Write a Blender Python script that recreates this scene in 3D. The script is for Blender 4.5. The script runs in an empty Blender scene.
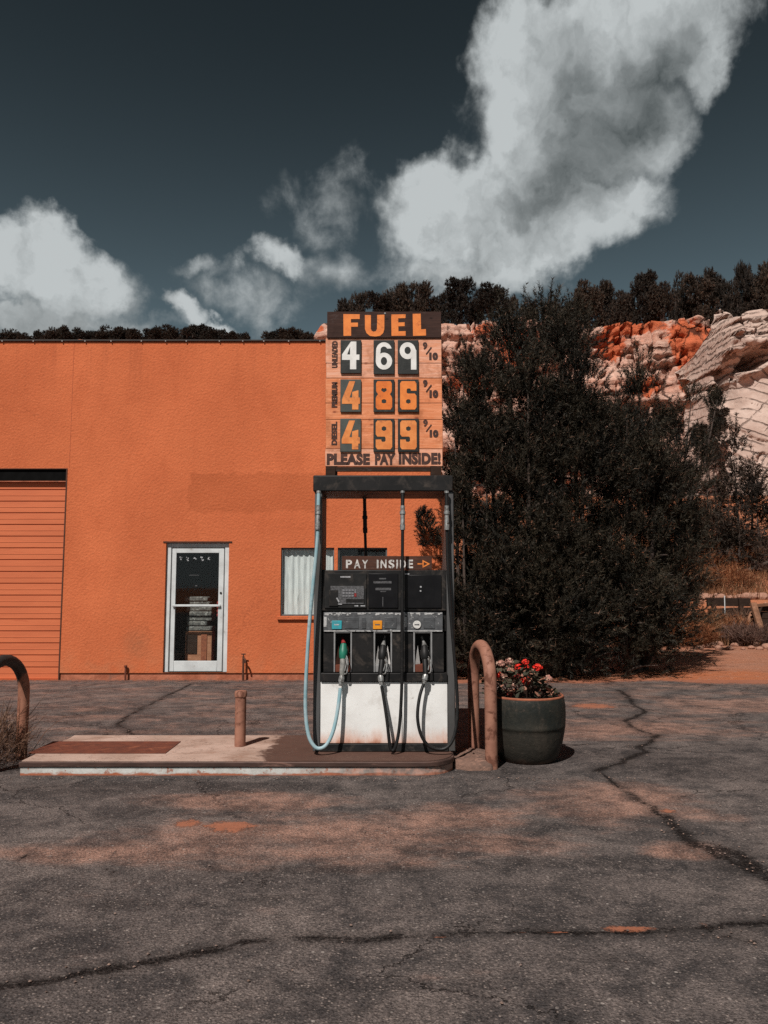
import bpy, bmesh, math, random
import numpy as np
from mathutils import Vector, Matrix

SC = bpy.context.scene
COL = SC.collection
random.seed(7)
RNG = np.random.default_rng(7)
R = math.radians

# ------------------------------------------------------------------ camera
CAM_H, PITCH, F = 1.56, R(5.5), 770.0
cT, sT = math.cos(PITCH), math.sin(PITCH)
cam_d = bpy.data.cameras.new('camera')
cam = bpy.data.objects.new('camera', cam_d); COL.objects.link(cam)
cam.location = (0, 0, CAM_H); cam.rotation_euler = (math.pi / 2 + PITCH, 0, 0)
cam_d.sensor_fit = 'VERTICAL'; cam_d.sensor_height = 36.0; cam_d.lens = 36.0 * F / 1024.0
cam_d.clip_start = 0.05; cam_d.clip_end = 6000
SC.camera = cam


def ray(px, py):
    u = (512 - py) / F
    return (px - 384) / F, cT - u * sT, sT + u * cT


def at(px, py, Y):
    """the point at depth Y seen in that direction (survey of the photograph)"""
    x, dy, dz = ray(px, py)
    t = Y / dy
    return Vector((x * t, Y, CAM_H + dz * t))


def gp(px, py, z=0.0):
    """the point of the horizontal plane z seen in that direction"""
    x, dy, dz = ray(px, py)
    t = (z - CAM_H) / dz
    return Vector((x * t, dy * t, z))


# ------------------------------------------------------------------ noise (numpy)
def _hash(ix, iy, seed):
    h = (ix.astype(np.int64) * 374761393 + iy.astype(np.int64) * 668265263 + seed * 974711) & 0x7fffffff
    h = ((h ^ (h >> 13)) * 1274126177) & 0x7fffffff
    return ((h ^ (h >> 16)) & 0xffff) / 65535.0


def vnoise(x, y, seed=0):
    x = np.asarray(x, float); y = np.asarray(y, float)
    ix, iy = np.floor(x), np.floor(y)
    fx, fy = x - ix, y - iy
    fx = fx * fx * (3 - 2 * fx); fy = fy * fy * (3 - 2 * fy)
    a = _hash(ix, iy, seed); b = _hash(ix + 1, iy, seed); c = _hash(ix, iy + 1, seed); d = _hash(ix + 1, iy + 1, seed)
    return (a * (1 - fx) + b * fx) * (1 - fy) + (c * (1 - fx) + d * fx) * fy


def fbm(x, y, seed=0, octv=5, gain=.5):
    s, a, t = 0, 1, 0
    for k in range(octv):
        s = s + a * vnoise(x * 2 ** k + 13.7 * k, y * 2 ** k - 7.1 * k, seed + k); t += a; a *= gain
    return s / t


def ss(a, b, x):
    t = np.clip((np.asarray(x, float) - a) / (b - a), 0, 1)
    return t * t * (3 - 2 * t)


# ------------------------------------------------------------------ objects and tags
def tag(o, label=None, cat=None, group=None, kind=None):
    if label: o['label'] = label
    if cat: o['category'] = cat
    if group: o['group'] = group
    if kind: o['kind'] = kind
    return o


def thing(name, label, cat, loc=(0, 0, 0), group=None):
    o = bpy.data.objects.new(name, None); COL.objects.link(o)
    o.location = loc; o.empty_display_size = .1
    return tag(o, label, cat, group)


def root_loc(p):
    while p is not None and p.parent is not None:
        p = p.parent
    return Vector(p.location) if p is not None else Vector((0, 0, 0))


class MB:
    """collects shapes in world metres; build() links them as ONE mesh object"""
    def __init__(s): s.v = []; s.f = []

    def add(s, vs, fs):
        n = len(s.v)
        s.v.extend([tuple(v) for v in vs]); s.f.extend([tuple(i + n for i in f) for f in fs]); return s

    def box(s, x0, x1, y0, y1, z0, z1):
        return s.add([(x0, y0, z0), (x1, y0, z0), (x1, y1, z0), (x0, y1, z0), (x0, y0, z1), (x1, y0, z1), (x1, y1, z1), (x0, y1, z1)],
                     [(3, 2, 1, 0), (4, 5, 6, 7), (0, 1, 5, 4), (1, 2, 6, 5), (2, 3, 7, 6), (3, 0, 4, 7)])

    def bar(s, a, b, w, h):
        a, b = Vector(a), Vector(b); d = (b - a).normalized()
        u = d.orthogonal().normalized() if abs(d.z) > .99 else d.cross(Vector((0, 0, 1))).normalized()
        v = u.cross(d).normalized()
        vs = []
        for p in (a, b):
            for i, j in ((-1, -1), (1, -1), (1, 1), (-1, 1)):
                vs.append(p + u * (i * w / 2) + v * (j * h / 2))
        return s.add(vs, [(3, 2, 1, 0), (4, 5, 6, 7), (0, 1, 5, 4), (1, 2, 6, 5), (2, 3, 7, 6), (3, 0, 4, 7)])

    def prism(s, outline, z0, z1):
        n = len(outline)
        vs = [(x, y, z0) for x, y in outline] + [(x, y, z1) for x, y in outline]
        fs = [tuple(range(n - 1, -1, -1)), tuple(range(n, 2 * n))]
        fs += [(i, (i + 1) % n, n + (i + 1) % n, n + i) for i in range(n)]
        return s.add(vs, fs)

    def tube(s, path, r, seg=12, cap=True):
        path = [Vector(p) for p in path]; n = len(path)
        rs = r if isinstance(r, (list, tuple)) else [r] * n
        u = None; vs = []; fs = []
        for i, p in enumerate(path):
            d = (path[min(i + 1, n - 1)] - path[max(i - 1, 0)]).normalized()
            if u is None: u = d.orthogonal().normalized()
            u = (u - d * u.dot(d)).normalized(); w = d.cross(u)
            for k in range(seg):
                a = 2 * math.pi * k / seg
                vs.append(p + (u * math.cos(a) + w * math.sin(a)) * rs[i])
        for i in range(n - 1):
            for k in range(seg):
                k2 = (k + 1) % seg
                fs.append((i * seg + k, i * seg + k2, (i + 1) * seg + k2, (i + 1) * seg + k))
        if cap:
            fs.append(tuple(range(seg - 1, -1, -1))); fs.append(tuple(range((n - 1) * seg, n * seg)))
        return s.add(vs, fs)

    def lathe(s, prof, c, seg=32):
        vs = []; fs = []; n = len(prof)
        for r, z in prof:
            for k in range(seg):
                a = 2 * math.pi * k / seg
                vs.append((c[0] + r * math.cos(a), c[1] + r * math.sin(a), c[2] + z))
        for i in range(n - 1):
            for k in range(seg):
                k2 = (k + 1) % seg
                fs.append((i * seg + k, i * seg + k2, (i + 1) * seg + k2, (i + 1) * seg + k))
        fs.append(tuple(range(seg - 1, -1, -1))); fs.append(tuple(range((n - 1) * seg, n * seg)))
        return s.add(vs, fs)

    def flat(s, loops, y, thick=.002):
        """closed 2-D loops (x, z), holes included, as a thin raised shape facing -Y"""
        cu = bpy.data.curves.new('tmp', 'CURVE'); cu.dimensions = '2D'; cu.fill_mode = 'BOTH'; cu.extrude = thick / 2
        for lp in loops:
            sp = cu.splines.new('POLY'); sp.points.add(len(lp) - 1); sp.use_cyclic_u = True
            for q, (a, b) in zip(sp.points, lp): q.co = (a, b, 0, 1)
        return s._from_curve(cu, None, y, thick)

    def text(s, body, x0, x1, z0, z1, y, bold=.02, thick=.002, turn=False):
        cu = bpy.data.curves.new('tmp', 'FONT'); cu.body = body; cu.size = 1; cu.offset = bold; cu.extrude = .01; cu.resolution_u = 4
        cu.space_character = 1.06
        return s._from_curve(cu, (x0, x1, z0, z1), y, thick, turn)

    def _from_curve(s, cu, fit, y, thick, turn=False):
        o = bpy.data.objects.new('tmp', cu); COL.objects.link(o)
        dg = bpy.context.evaluated_depsgraph_get(); dg.update()
        me = bpy.data.meshes.new_from_object(o.evaluated_get(dg))
        vs = [Vector(v.co) for v in me.vertices]; fs = [tuple(p.vertices) for p in me.polygons]
        bpy.data.objects.remove(o); bpy.data.curves.remove(cu); bpy.data.meshes.remove(me)
        if turn: vs = [Vector((-v.y, v.x, v.z)) for v in vs]
        if fit:
            ax, bx = min(v.x for v in vs), max(v.x for v in vs); ay, by = min(v.y for v in vs), max(v.y for v in vs)
            az, bz = min(v.z for v in vs), max(v.z for v in vs)
            vs = [((v.x - ax) / (bx - ax) * (fit[1] - fit[0]) + fit[0], y - (v.z - az) / (bz - az) * thick, (v.y - ay) / (by - ay) * (fit[3] - fit[2]) + fit[2]) for v in vs]
        else:
            vs = [(v.x, y - (v.z + thick / 2), v.y) for v in vs]
        return s.add(vs, fs)

    def build(s, name, m, parent=None, loc=None, bevel=0, smooth=True, angle=35):
        me = bpy.data.meshes.new(name)
        off = root_loc(parent) if parent is not None else Vector(loc or (0, 0, 0))
        me.from_pydata([(v[0] - off.x, v[1] - off.y, v[2] - off.z) for v in s.v], [], s.f)
        return finish(me, name, m, parent, off if parent is None else None, bevel, smooth, angle)


def finish(me, name, m, parent=None, loc=None, bevel=0, smooth=True, angle=35):
    me.materials.append(m)
    if smooth:
        me.polygons.foreach_set('use_smooth', [True] * len(me.polygons)); me.set_sharp_from_angle(angle=R(angle))
    me.update()
    o = bpy.data.objects.new(name, me); COL.objects.link(o)
    if parent is not None: o.parent = parent
    elif loc is not None: o.location = loc
    if bevel:
        b = o.modifiers.new('bevel', 'BEVEL'); b.width = bevel; b.segments = 2; b.limit_method = 'ANGLE'; b.angle_limit = R(40)
    return o


def np_mesh(name, V, Fc, smooth=False):
    """fast mesh from arrays: V (n,3), Fc (m,k)"""
    me = bpy.data.meshes.new(name); V = np.asarray(V, np.float32); Fc = np.asarray(Fc, np.int32); m, k = Fc.shape
    me.vertices.add(len(V)); me.vertices.foreach_set('co', V.ravel())
    me.loops.add(m * k); me.loops.foreach_set('vertex_index', Fc.ravel())
    me.polygons.add(m); me.polygons.foreach_set('loop_start', np.arange(m, dtype=np.int32) * k)
    me.polygons.foreach_set('use_smooth', np.full(m, smooth)); me.update(calc_edges=True); me.validate()
    return me


def grid_faces(nx, ny):
    i, j = np.meshgrid(np.arange(nx - 1), np.arange(ny - 1))
    a = (j * nx + i).ravel()
    return np.stack([a, a + 1, a + nx + 1, a + nx], 1)


def attr(me, name, vals):
    a = me.attributes.new(name, 'FLOAT', 'POINT'); a.data.foreach_set('value', np.asarray(vals, np.float32))


def copy_tree(o, parent=None):
    c = o.copy(); COL.objects.link(c)
    if parent is not None: c.parent = parent
    for ch in list(o.children): copy_tree(ch, c)
    return c


# ------------------------------------------------------------------ node helpers
class NT:
    def __init__(s, tree): s.t = tree

    def n(s, ty, **kw):
        nd = s.t.nodes.new(ty)
        for k, v in kw.items(): setattr(nd, k, v)
        return nd

    def put(s, sock, v):
        if hasattr(v, 'links'): s.t.links.new(v, sock)
        elif isinstance(v, (tuple, list)) and sock.type == 'RGBA' and len(v) == 3: sock.default_value = (*v, 1)
        else: sock.default_value = v

    def math(s, op, a, b=0.0, c=0.0, clamp=False):
        nd = s.n('ShaderNodeMath', operation=op, use_clamp=clamp)
        s.put(nd.inputs[0], a); s.put(nd.inputs[1], b); s.put(nd.inputs[2], c); return nd.outputs[0]

    def vmath(s, op, a, b=(0, 0, 0)):
        nd = s.n('ShaderNodeVectorMath', operation=op); s.put(nd.inputs[0], a); s.put(nd.inputs[1], b)
        return nd.outputs['Value'] if op in ('LENGTH', 'DOT_PRODUCT') else nd.outputs[0]

    def sep(s, v):
        nd = s.n('ShaderNodeSeparateXYZ'); s.put(nd.inputs[0], v); return nd.outputs

    def comb(s, x, y, z):
        nd = s.n('ShaderNodeCombineXYZ'); s.put(nd.inputs[0], x); s.put(nd.inputs[1], y); s.put(nd.inputs[2], z); return nd.outputs[0]

    def obj(s): return s.n('ShaderNodeTexCoord').outputs['Object']

    def scaled(s, v, sc, rot=(0, 0, 0)):
        nd = s.n('ShaderNodeMapping'); s.put(nd.inputs['Vector'], v); nd.inputs['Scale'].default_value = sc; nd.inputs['Rotation'].default_value = rot
        return nd.outputs[0]

    def noise(s, v, scale, detail=5, rough=.55, dist=0.0, out='Fac'):
        nd = s.n('ShaderNodeTexNoise'); s.put(nd.inputs['Vector'], v); s.put(nd.inputs['Scale'], scale)
        nd.inputs['Detail'].default_value = detail; nd.inputs['Roughness'].default_value = rough; nd.inputs['Distortion'].default_value = dist
        return nd.outputs[out]

    def voro(s, v, scale, feature='F1', out='Distance', rnd=1.0):
        nd = s.n('ShaderNodeTexVoronoi', feature=feature); s.put(nd.inputs['Vector'], v); nd.inputs['Scale'].default_value = scale
        nd.inputs['Randomness'].default_value = rnd
        return nd.outputs[out]

    def step(s, v, a, b, lo=0.0, hi=1.0):
        nd = s.n('ShaderNodeMapRange', interpolation_type='SMOOTHSTEP', clamp=True)
        s.put(nd.inputs[0], v); nd.inputs[1].default_value = a; nd.inputs[2].default_value = b; nd.inputs[3].default_value = lo; nd.inputs[4].default_value = hi
        if a > b:
            nd.inputs[1].default_value = b; nd.inputs[2].default_value = a; nd.inputs[3].default_value = hi; nd.inputs[4].default_value = lo
        return nd.outputs[0]

    def mix(s, f, a, b, mode='MIX'):
        nd = s.n('ShaderNodeMix', data_type='RGBA', blend_type=mode); s.put(nd.inputs[0], f); s.put(nd.inputs[6], a); s.put(nd.inputs[7], b)
        return nd.outputs[2]

    def attr(s, name): return s.n('ShaderNodeAttribute', attribute_name=name).outputs['Fac']

    def bump(s, h, strength=.5, dist=.01, nrm=None):
        nd = s.n('ShaderNodeBump'); s.put(nd.inputs['Height'], h); nd.inputs['Strength'].default_value = strength; nd.inputs['Distance'].default_value = dist
        if nrm is not None: s.put(nd.inputs['Normal'], nrm)
        return nd.outputs[0]


def mat(name):
    m = bpy.data.materials.new(name); m.use_nodes = True
    t = NT(m.node_tree); b = m.node_tree.nodes['Principled BSDF']
    return m, t, b


def col(r, g, b):
    """sRGB bytes -> linear"""
    return tuple((c / 255 / 12.92) if c / 255 <= .04045 else ((c / 255 + .055) / 1.055) ** 2.4 for c in (r, g, b))


def surf(name, c1, c2=None, scale=6, rough=.7, metal=0.0, bump=.25, bscale=60, bdist=.004, spec=.35, dirt=None, dscale=3, dlo=.55, dhi=.75, stretch=(1, 1, 1), island=0.0, coat=0.0):
    """paint, metal, wood ...: two tones by noise, optional dirt patches, fine bump"""
    m, t, b = mat(name)
    v = t.scaled(t.obj(), stretch)
    c2 = c2 or tuple(x * .75 for x in c1)
    c = t.mix(t.step(t.noise(v, scale, 6, .6), .35, .65), c1, c2)
    if island:
        rp = t.n('ShaderNodeNewGeometry').outputs['Random Per Island']
        c = t.mix(1.0, c, t.mix(rp, (1 - island,) * 3, (1 + island,) * 3), 'MULTIPLY')
    rg = rough
    if dirt:
        f = t.step(t.noise(v, dscale, 7, .65, .5), dlo, dhi)
        c = t.mix(f, c, dirt); rg = t.math('ADD', t.math('MULTIPLY', f, .25), rough, clamp=True)
    t.put(b.inputs['Base Color'], c); t.put(b.inputs['Roughness'], rg)
    b.inputs['Metallic'].default_value = metal; b.inputs['Specular IOR Level'].default_value = spec; b.inputs['Coat Weight'].default_value = coat
    if bump: t.put(b.inputs['Normal'], t.bump(t.noise(v, bscale, 5, .6), bump, bdist))
    return m


# ------------------------------------------------------------------ world, sun
SUN = Vector((.256, .578, -.776)).normalized()       # travel of the light
sun_d = bpy.data.lights.new('sun', 'SUN'); sun_d.energy = 4.6; sun_d.angle = R(.5); sun_d.color = (1.0, .94, .885)
sun = bpy.data.objects.new('sun', sun_d); COL.objects.link(sun); sun.rotation_euler = SUN.to_track_quat('-Z', 'Y').to_euler()
sun.location = (-10, -20, 30)

W = bpy.data.worlds.new('World'); SC.world = W; W.use_nodes = True
w = NT(W.node_tree); bg = W.node_tree.nodes['Background']; BG = .1
bg.inputs['Strength'].default_value = BG
sky = w.n('ShaderNodeTexSky', sky_type='NISHITA'); sky.sun_disc = False
sky.sun_elevation = math.asin(-SUN.z); sky.sun_rotation = math.atan2(-SUN.x, -SUN.y)
sky.altitude = 1700; sky.air_density = 1.0; sky.dust_density = .4; sky.ozone_density = 1.5
dirv = w.n('ShaderNodeTexCoord').outputs['Generated']
dx, dy_, dz_ = w.sep(dirv)
az = w.math('ARCTAN2', dx, dy_); el = w.math('ARCSINE', dz_)
pp = w.comb(az, el, 0.0)
gam = w.n('ShaderNodeGamma'); w.put(gam.inputs[0], sky.outputs[0]); gam.inputs[1].default_value = 1.25
hs = w.n('ShaderNodeHueSaturation'); hs.inputs['Saturation'].default_value = .42; w.put(hs.inputs['Color'], gam.outputs[0])
skyc = w.mix(1.0, hs.outputs[0], (.29, .372, .345), 'MULTIPLY')
deep = w.step(el, .74, .0)                             # a deep dark upper sky, as at altitude
deep = w.math('ADD', w.math('MULTIPLY', w.math('POWER', deep, 1.05), .75), .25)
skyc = w.mix(1.0, skyc, w.comb(deep, deep, deep), 'MULTIPLY')
skyc = w.vmath('MINIMUM', skyc, (4.0, 4.2, 4.2))


def ae(px, py):
    x, y, z = ray(px, py)
    return math.atan2(x, y), math.atan2(z, math.hypot(x, y))


# clouds of the sky, by compass direction and elevation: (x, y, half width, half height, tilt, weight)
BLOBS = [(630, 20, 150, 95, 0, 1.15), (640, -110, 200, 120, 0, 1.2), (545, 130, 105, 100, -20, 1.15), (455, 210, 95, 62, 10, 1.1), (545, 225, 125, 56, 8, 1.05), (520, 50, 62, 85, 0, 1.1), (600, 205, 70, 34, 20, .9), (612, 125, 84, 84, 0, 1.15), (690, 40, 70, 60, 0, 1.0),
         (62, 270, 92, 50, -14, 1.15), (15, 252, 62, 38, 0, 1.0), (40, 312, 95, 24, 0, .85), (180, 306, 30, 16, -20, .85), (210, 328, 48, 14, -10, .75),
         (280, 254, 40, 24, -5, .72), (255, 294, 75, 34, 0, .36), (345, 266, 70, 34, 0, .32), (326, 198, 50, 40, 0, .22), (470, 266, 120, 30, 0, .62), (205, 262, 40, 14, 15, .34), (90, 318, 110, 18, 0, .5)]


def cloud_density(p):
    wn = w.vmath('SUBTRACT', w.noise(p, 7.0, 4, .55, 0, 'Color'), (.5, .5, .5))
    wn2 = w.vmath('SUBTRACT', w.noise(p, 26.0, 5, .6, 0, 'Color'), (.5, .5, .5))
    sc = w.n('ShaderNodeVectorMath', operation='SCALE'); w.put(sc.inputs[0], wn); sc.inputs['Scale'].default_value = .10
    sc2 = w.n('ShaderNodeVectorMath', operation='SCALE'); w.put(sc2.inputs[0], wn2); sc2.inputs['Scale'].default_value = .050
    q = w.vmath('ADD', w.vmath('ADD', p, sc.outputs[0]), sc2.outputs[0])
    acc = None
    for (bx, by, rx, ry, tilt, wt) in BLOBS:
        a0, e0 = ae(bx, by); a1, _ = ae(bx + rx, by); _, e1 = ae(bx, by - ry)
        mp = w.n('ShaderNodeMapping', vector_type='TEXTURE')
        w.put(mp.inputs['Vector'], q); mp.inputs['Location'].default_value = (a0, e0, 0); mp.inputs['Rotation'].default_value = (0, 0, R(tilt))
        mp.inputs['Scale'].default_value = (abs(a1 - a0), abs(e1 - e0), 1)
        d = w.math('SUBTRACT', wt, w.math('MULTIPLY', w.math('POWER', w.vmath('LENGTH', mp.outputs[0]), 1.6), wt))
        if acc is None: acc = d
        else: acc = w.math('SMOOTH_MAX', acc, d, .18)
    f1 = w.noise(p, 13.0, 11, .60, .2)
    return w.math('ADD', acc, w.math('MULTIPLY', w.math('SUBTRACT', f1, .50), 1.25)), q, f1


den, qq, f1 = cloud_density(pp)
off_p = w.vmath('ADD', qq, (-.020, .030, 0))          # towards the light: relief of the cloud tops
relief = w.math('SUBTRACT', w.noise(qq, 12.0, 5, .55), w.noise(off_p, 12.0, 5, .55))
alpha = w.step(den, -.03, .64)
# the grey belly of the big cloud, where it is thick
g0 = None
for (bx, by, rx, ry, tilt, wt) in [(600, 135, 120, 56, 33, 1.0), (640, 75, 90, 56, 20, .85), (575, 80, 55, 70, 0, .65), (545, 195, 80, 26, 10, .8), (60, 318, 90, 22, 0, .6)]:
    a0, e0 = ae(bx, by); a1, _ = ae(bx + rx, by); _, e1 = ae(bx, by - ry)
    mp = w.n('ShaderNodeMapping', vector_type='TEXTURE'); w.put(mp.inputs['Vector'], qq); mp.inputs['Location'].default_value = (a0, e0, 0)
    mp.inputs['Rotation'].default_value = (0, 0, R(tilt)); mp.inputs['Scale'].default_value = (abs(a1 - a0), abs(e1 - e0), 1)
    d = w.math('MULTIPLY', w.step(w.vmath('LENGTH', mp.outputs[0]), 1.7, .0), wt)
    g0 = d if g0 is None else w.math('MAXIMUM', g0, d)
lum = w.math('ADD', w.math('SUBTRACT', 1.0, w.math('MULTIPLY', g0, .84)), w.math('MULTIPLY', relief, w.math('SUBTRACT', 1.7, w.math('MULTIPLY', g0, .9))))
thin = w.step(den, .75, .0)                            # thin edges take the sky's tone, thick tops are white
lum = w.math('SUBTRACT', lum, w.math('MULTIPLY', thin, .28))
lum = w.math('MAXIMUM', w.math('MINIMUM', lum, 1.15), .0)
k = .53 / BG
cl = w.mix(lum, (.095 * k, .118 * k, .122 * k), (k * .92, k * .98, k * .99))
w.put(bg.inputs['Color'], w.mix(w.math('MULTIPLY', alpha, .97), skyc, cl))

SC.view_settings.view_transform = 'Standard'; SC.view_settings.look = 'None'; SC.view_settings.exposure = .1; SC.view_settings.gamma = 1
SC.view_settings.use_curve_mapping = False
SC.render.engine = 'CYCLES'
SC.cycles.max_bounces = 6; SC.cycles.transparent_max_bounces = 8; SC.cycles.use_denoising = False; SC.cycles.caustics_reflective = False; SC.cycles.caustics_refractive = False

# ------------------------------------------------------------------ materials
ORANGE = (.60, .160, .064)
WY = 13.07                                             # the street face of the building


def m_stucco():
    m, t, b = mat('orange_stucco'); v = t.vmath('ADD', t.obj(), (-5.0, 13.07, 0.0)); x, y, z = t.sep(v)
    c = t.mix(t.step(t.noise(v, .9, 5, .6), .3, .7), ORANGE, (.53, .134, .053))
    c = t.mix(t.math('MULTIPLY', t.step(t.noise(t.scaled(v, (1, 1, .35)), 3.5, 6, .65), .5, .75), .35), c, (.44, .10, .036))
    # a repainted rectangle in a duller orange
    e = t.math('MULTIPLY', t.math('SUBTRACT', t.noise(v, 5, 4, .6), .5), .25)
    ex = t.math('ADD', x, e); ez = t.math('ADD', z, e)
    rect = t.math('MULTIPLY', t.math('MULTIPLY', t.step(ex, -3.36, -3.30), t.step(ex, -.92, -.98)), t.math('MULTIPLY', t.step(ez, 2.80, 2.85), t.step(ez, 3.52, 3.46)))
    c = t.mix(t.math('MULTIPLY', rect, .55), c, (.40, .098, .036))
    # runs below the roof edge and splashed dust near the ground
    run = t.math('MULTIPLY', t.step(t.noise(t.scaled(v, (3.0, 1, .12)), 2.2, 5, .6), .52, .72), t.step(z, 4.2, 5.8))
    c = t.mix(t.math('MULTIPLY', run, .28), c, (.30, .075, .034))
    bigm = t.noise(v, .35, 4, .6, .5)
    c = t.mix(1.0, c, t.mix(t.step(bigm, .3, .7), (.90, .89, .88), (1.08, 1.09, 1.10)), 'MULTIPLY')
    hc = t.voro(t.vmath('ADD', v, t.vmath('MULTIPLY', t.noise(v, 1.2, 6, .7, 0, 'Color'), (.9, .9, .9))), .42, 'DISTANCE_TO_EDGE')
    c = t.mix(t.math('MULTIPLY', t.math('MULTIPLY', t.step(hc, .006, .001), t.step(t.noise(v, .5, 3), .54, .62)), .35), c, (.22, .055, .026))
    dust = t.math('MULTIPLY', t.step(z, .75, .08), t.step(t.noise(v, 3.2, 6, .65), .35, .7))
    c = t.mix(t.math('MULTIPLY', dust, .5), c, (.42, .17, .085))
    sm = t.step(t.vmath('LENGTH', t.vmath('SUBTRACT', v, (-4.15, WY, .62))), .35, .05)
    c = t.mix(t.math('MULTIPLY', sm, t.math('MULTIPLY', t.noise(v, 14, 5), .8)), c, (.30, .12, .06))
    sp = t.voro(v, 26, out='Distance')
    c = t.mix(t.math('MULTIPLY', t.step(t.noise(v, 30, 6, .8), .53, .68), .55), c, (.31, .070, .028))
    c = t.mix(t.math('MULTIPLY', t.step(t.noise(v, 40, 5, .8), .56, .68), .5), c, (.76, .27, .13))
    t.put(b.inputs['Base Color'], c); b.inputs['Roughness'].default_value = .9; b.inputs['Specular IOR Level'].default_value = .15
    h = t.math('ADD', t.noise(v, 26, 6, .65), t.math('MULTIPLY', sp, .35))
    t.put(b.inputs['Normal'], t.bump(h, .5, .018))
    return m


M = {}
M['stucco'] = m_stucco()
M['foundation'] = surf('foundation', (.42, .15, .085), (.30, .095, .05), 5, .95, bump=.6, bscale=22, bdist=.02, dirt=(.20, .10, .07), dscale=4)
M['garage'] = surf('garage_paint', (.53, .135, .054), (.59, .155, .062), 2.5, .7, bump=.2, bscale=12, bdist=.01, stretch=(.3, 1, 2), dirt=(.45, .10, .04), dscale=5, dlo=.6)
M['coping'] = surf('dark_flashing', (.02, .017, .016), (.035, .025, .02), 8, .6)
M['joint'] = surf('painted_joint', (.42, .10, .042), (.32, .075, .032), 9, .9)
M['dark_trim'] = surf('dark_trim', (.06, .025, .016), (.10, .035, .018), 9, .8)
M['alu'] = surf('painted_aluminium', (.60, .63, .63), (.50, .52, .52), 5, .45, bump=.08, dirt=(.34, .32, .29), dscale=5, dlo=.6)
M['alu_dull'] = surf('dull_aluminium', (.30, .28, .27), (.2, .19, .18), 5, .6)
M['alu_dark'] = surf('aluminium_groove', (.12, .12, .12), (.08, .08, .08), 9, .5)
M['curtain'] = surf('white_curtain', (.80, .81, .80), (.60, .61, .61), 9, .9, bump=.3, bscale=30, bdist=.01, stretch=(2.4, 1, .25), dirt=(.30, .31, .31), dscale=7)
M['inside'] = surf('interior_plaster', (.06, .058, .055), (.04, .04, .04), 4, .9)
M['roofing'] = surf('roofing', (.10, .09, .085), (.07, .065, .06), 3, .95)
M['black'] = surf('black_enamel', (.010, .010, .010), (.016, .015, .015), 8, .5, bump=.06, dirt=(.060, .048, .040), dscale=7, dlo=.50, dhi=.74, spec=.22)
M['black_flat'] = surf('black_plastic', (.009, .009, .009), (.016, .016, .016), 10, .6, bump=.1, dirt=(.055, .046, .040), dscale=9, dlo=.52, dhi=.74, spec=.22)
M['pump_gray'] = surf('grey_enamel', (.085, .085, .085), (.06, .06, .06), 4, .5, bump=.1, dirt=(.05, .042, .036), dscale=4, dlo=.48, dhi=.72, stretch=(1, 1, .4))
M['strip_gray'] = surf('worn_grey_overlay', (.11, .115, .12), (.06, .062, .066), 16, .5, bump=.15, dirt=(.48, .48, .47), dscale=13, dlo=.60, dhi=.66)
M['peel'] = surf('peeled_silver', (.52, .52, .51), (.34, .34, .34), 30, .5, bump=.4, bscale=60, dirt=(.08, .08, .08), dscale=24, dlo=.55, dhi=.6)
M['strip_dark'] = surf('button_plate', (.075, .08, .085), (.05, .052, .055), 20, .45, dirt=(.20, .20, .20), dscale=30, dlo=.62, dhi=.68)
M['steel'] = surf('worn_steel', (.40, .40, .39), (.20, .20, .195), 40, .42, metal=.5, bump=.15, dirt=(.07, .06, .05), dscale=26, dlo=.5, dhi=.62)
M['frame_steel'] = surf('grey_steel_edge', (.30, .30, .30), (.22, .22, .22), 14, .45, metal=.2, bump=.1, dirt=(.12, .10, .09), dscale=9)
M['white_shield'] = surf('white_plastic', (.66, .65, .63), (.50, .48, .46), 10, .5, dirt=(.30, .22, .18), dscale=7)
M['rubber'] = surf('black_rubber', (.007, .007, .007), (.012, .011, .011), 20, .5, bump=.1, spec=.3, dirt=(.032, .027, .023), dscale=14, dlo=.58)
M['blue_hose'] = surf('pale_blue_rubber', (.22, .36, .40), (.32, .42, .45), 9, .5, bump=.12, dirt=(.10, .17, .19), dscale=10, dlo=.55)
M['green_grip'] = surf('green_grip', (.012, .16, .10), (.02, .11, .075), 15, .45)
M['pale_grip'] = surf('pale_worn_grip', (.26, .25, .23), (.14, .14, .13), 20, .6, dirt=(.06, .055, .05), dscale=18)
M['red_tip'] = surf('red_plastic', (.28, .03, .03), (.2, .02, .02), 15, .5)
M['teal'] = surf('teal_button', (.03, .33, .38), (.05, .26, .31), 25, .5, dirt=(.35, .45, .45), dscale=30, dlo=.63, dhi=.68)
M['amber'] = surf('amber_button', (.75, .30, .02), (.62, .22, .015), 25, .5)
M['button_white'] = surf('white_button', (.68, .67, .64), (.5, .5, .48), 25, .5)
M['print'] = surf('pale_print', (.42, .43, .44), (.25, .25, .26), 60, .6, bump=0)
M['print_dim'] = surf('dim_print', (.11, .11, .115), (.05, .05, .052), 60, .6, bump=0)
M['key'] = surf('grey_keys', (.22, .22, .23), (.14, .14, .15), 40, .5, bump=0)
M['void'] = surf('matt_black', (.004, .004, .004), (.006, .006, .006), 8, .9, bump=0, spec=.05)
M['screen'] = surf('display_glass', (.006, .006, .007), (.009, .009, .010), 8, .35, bump=0, spec=.2)


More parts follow.
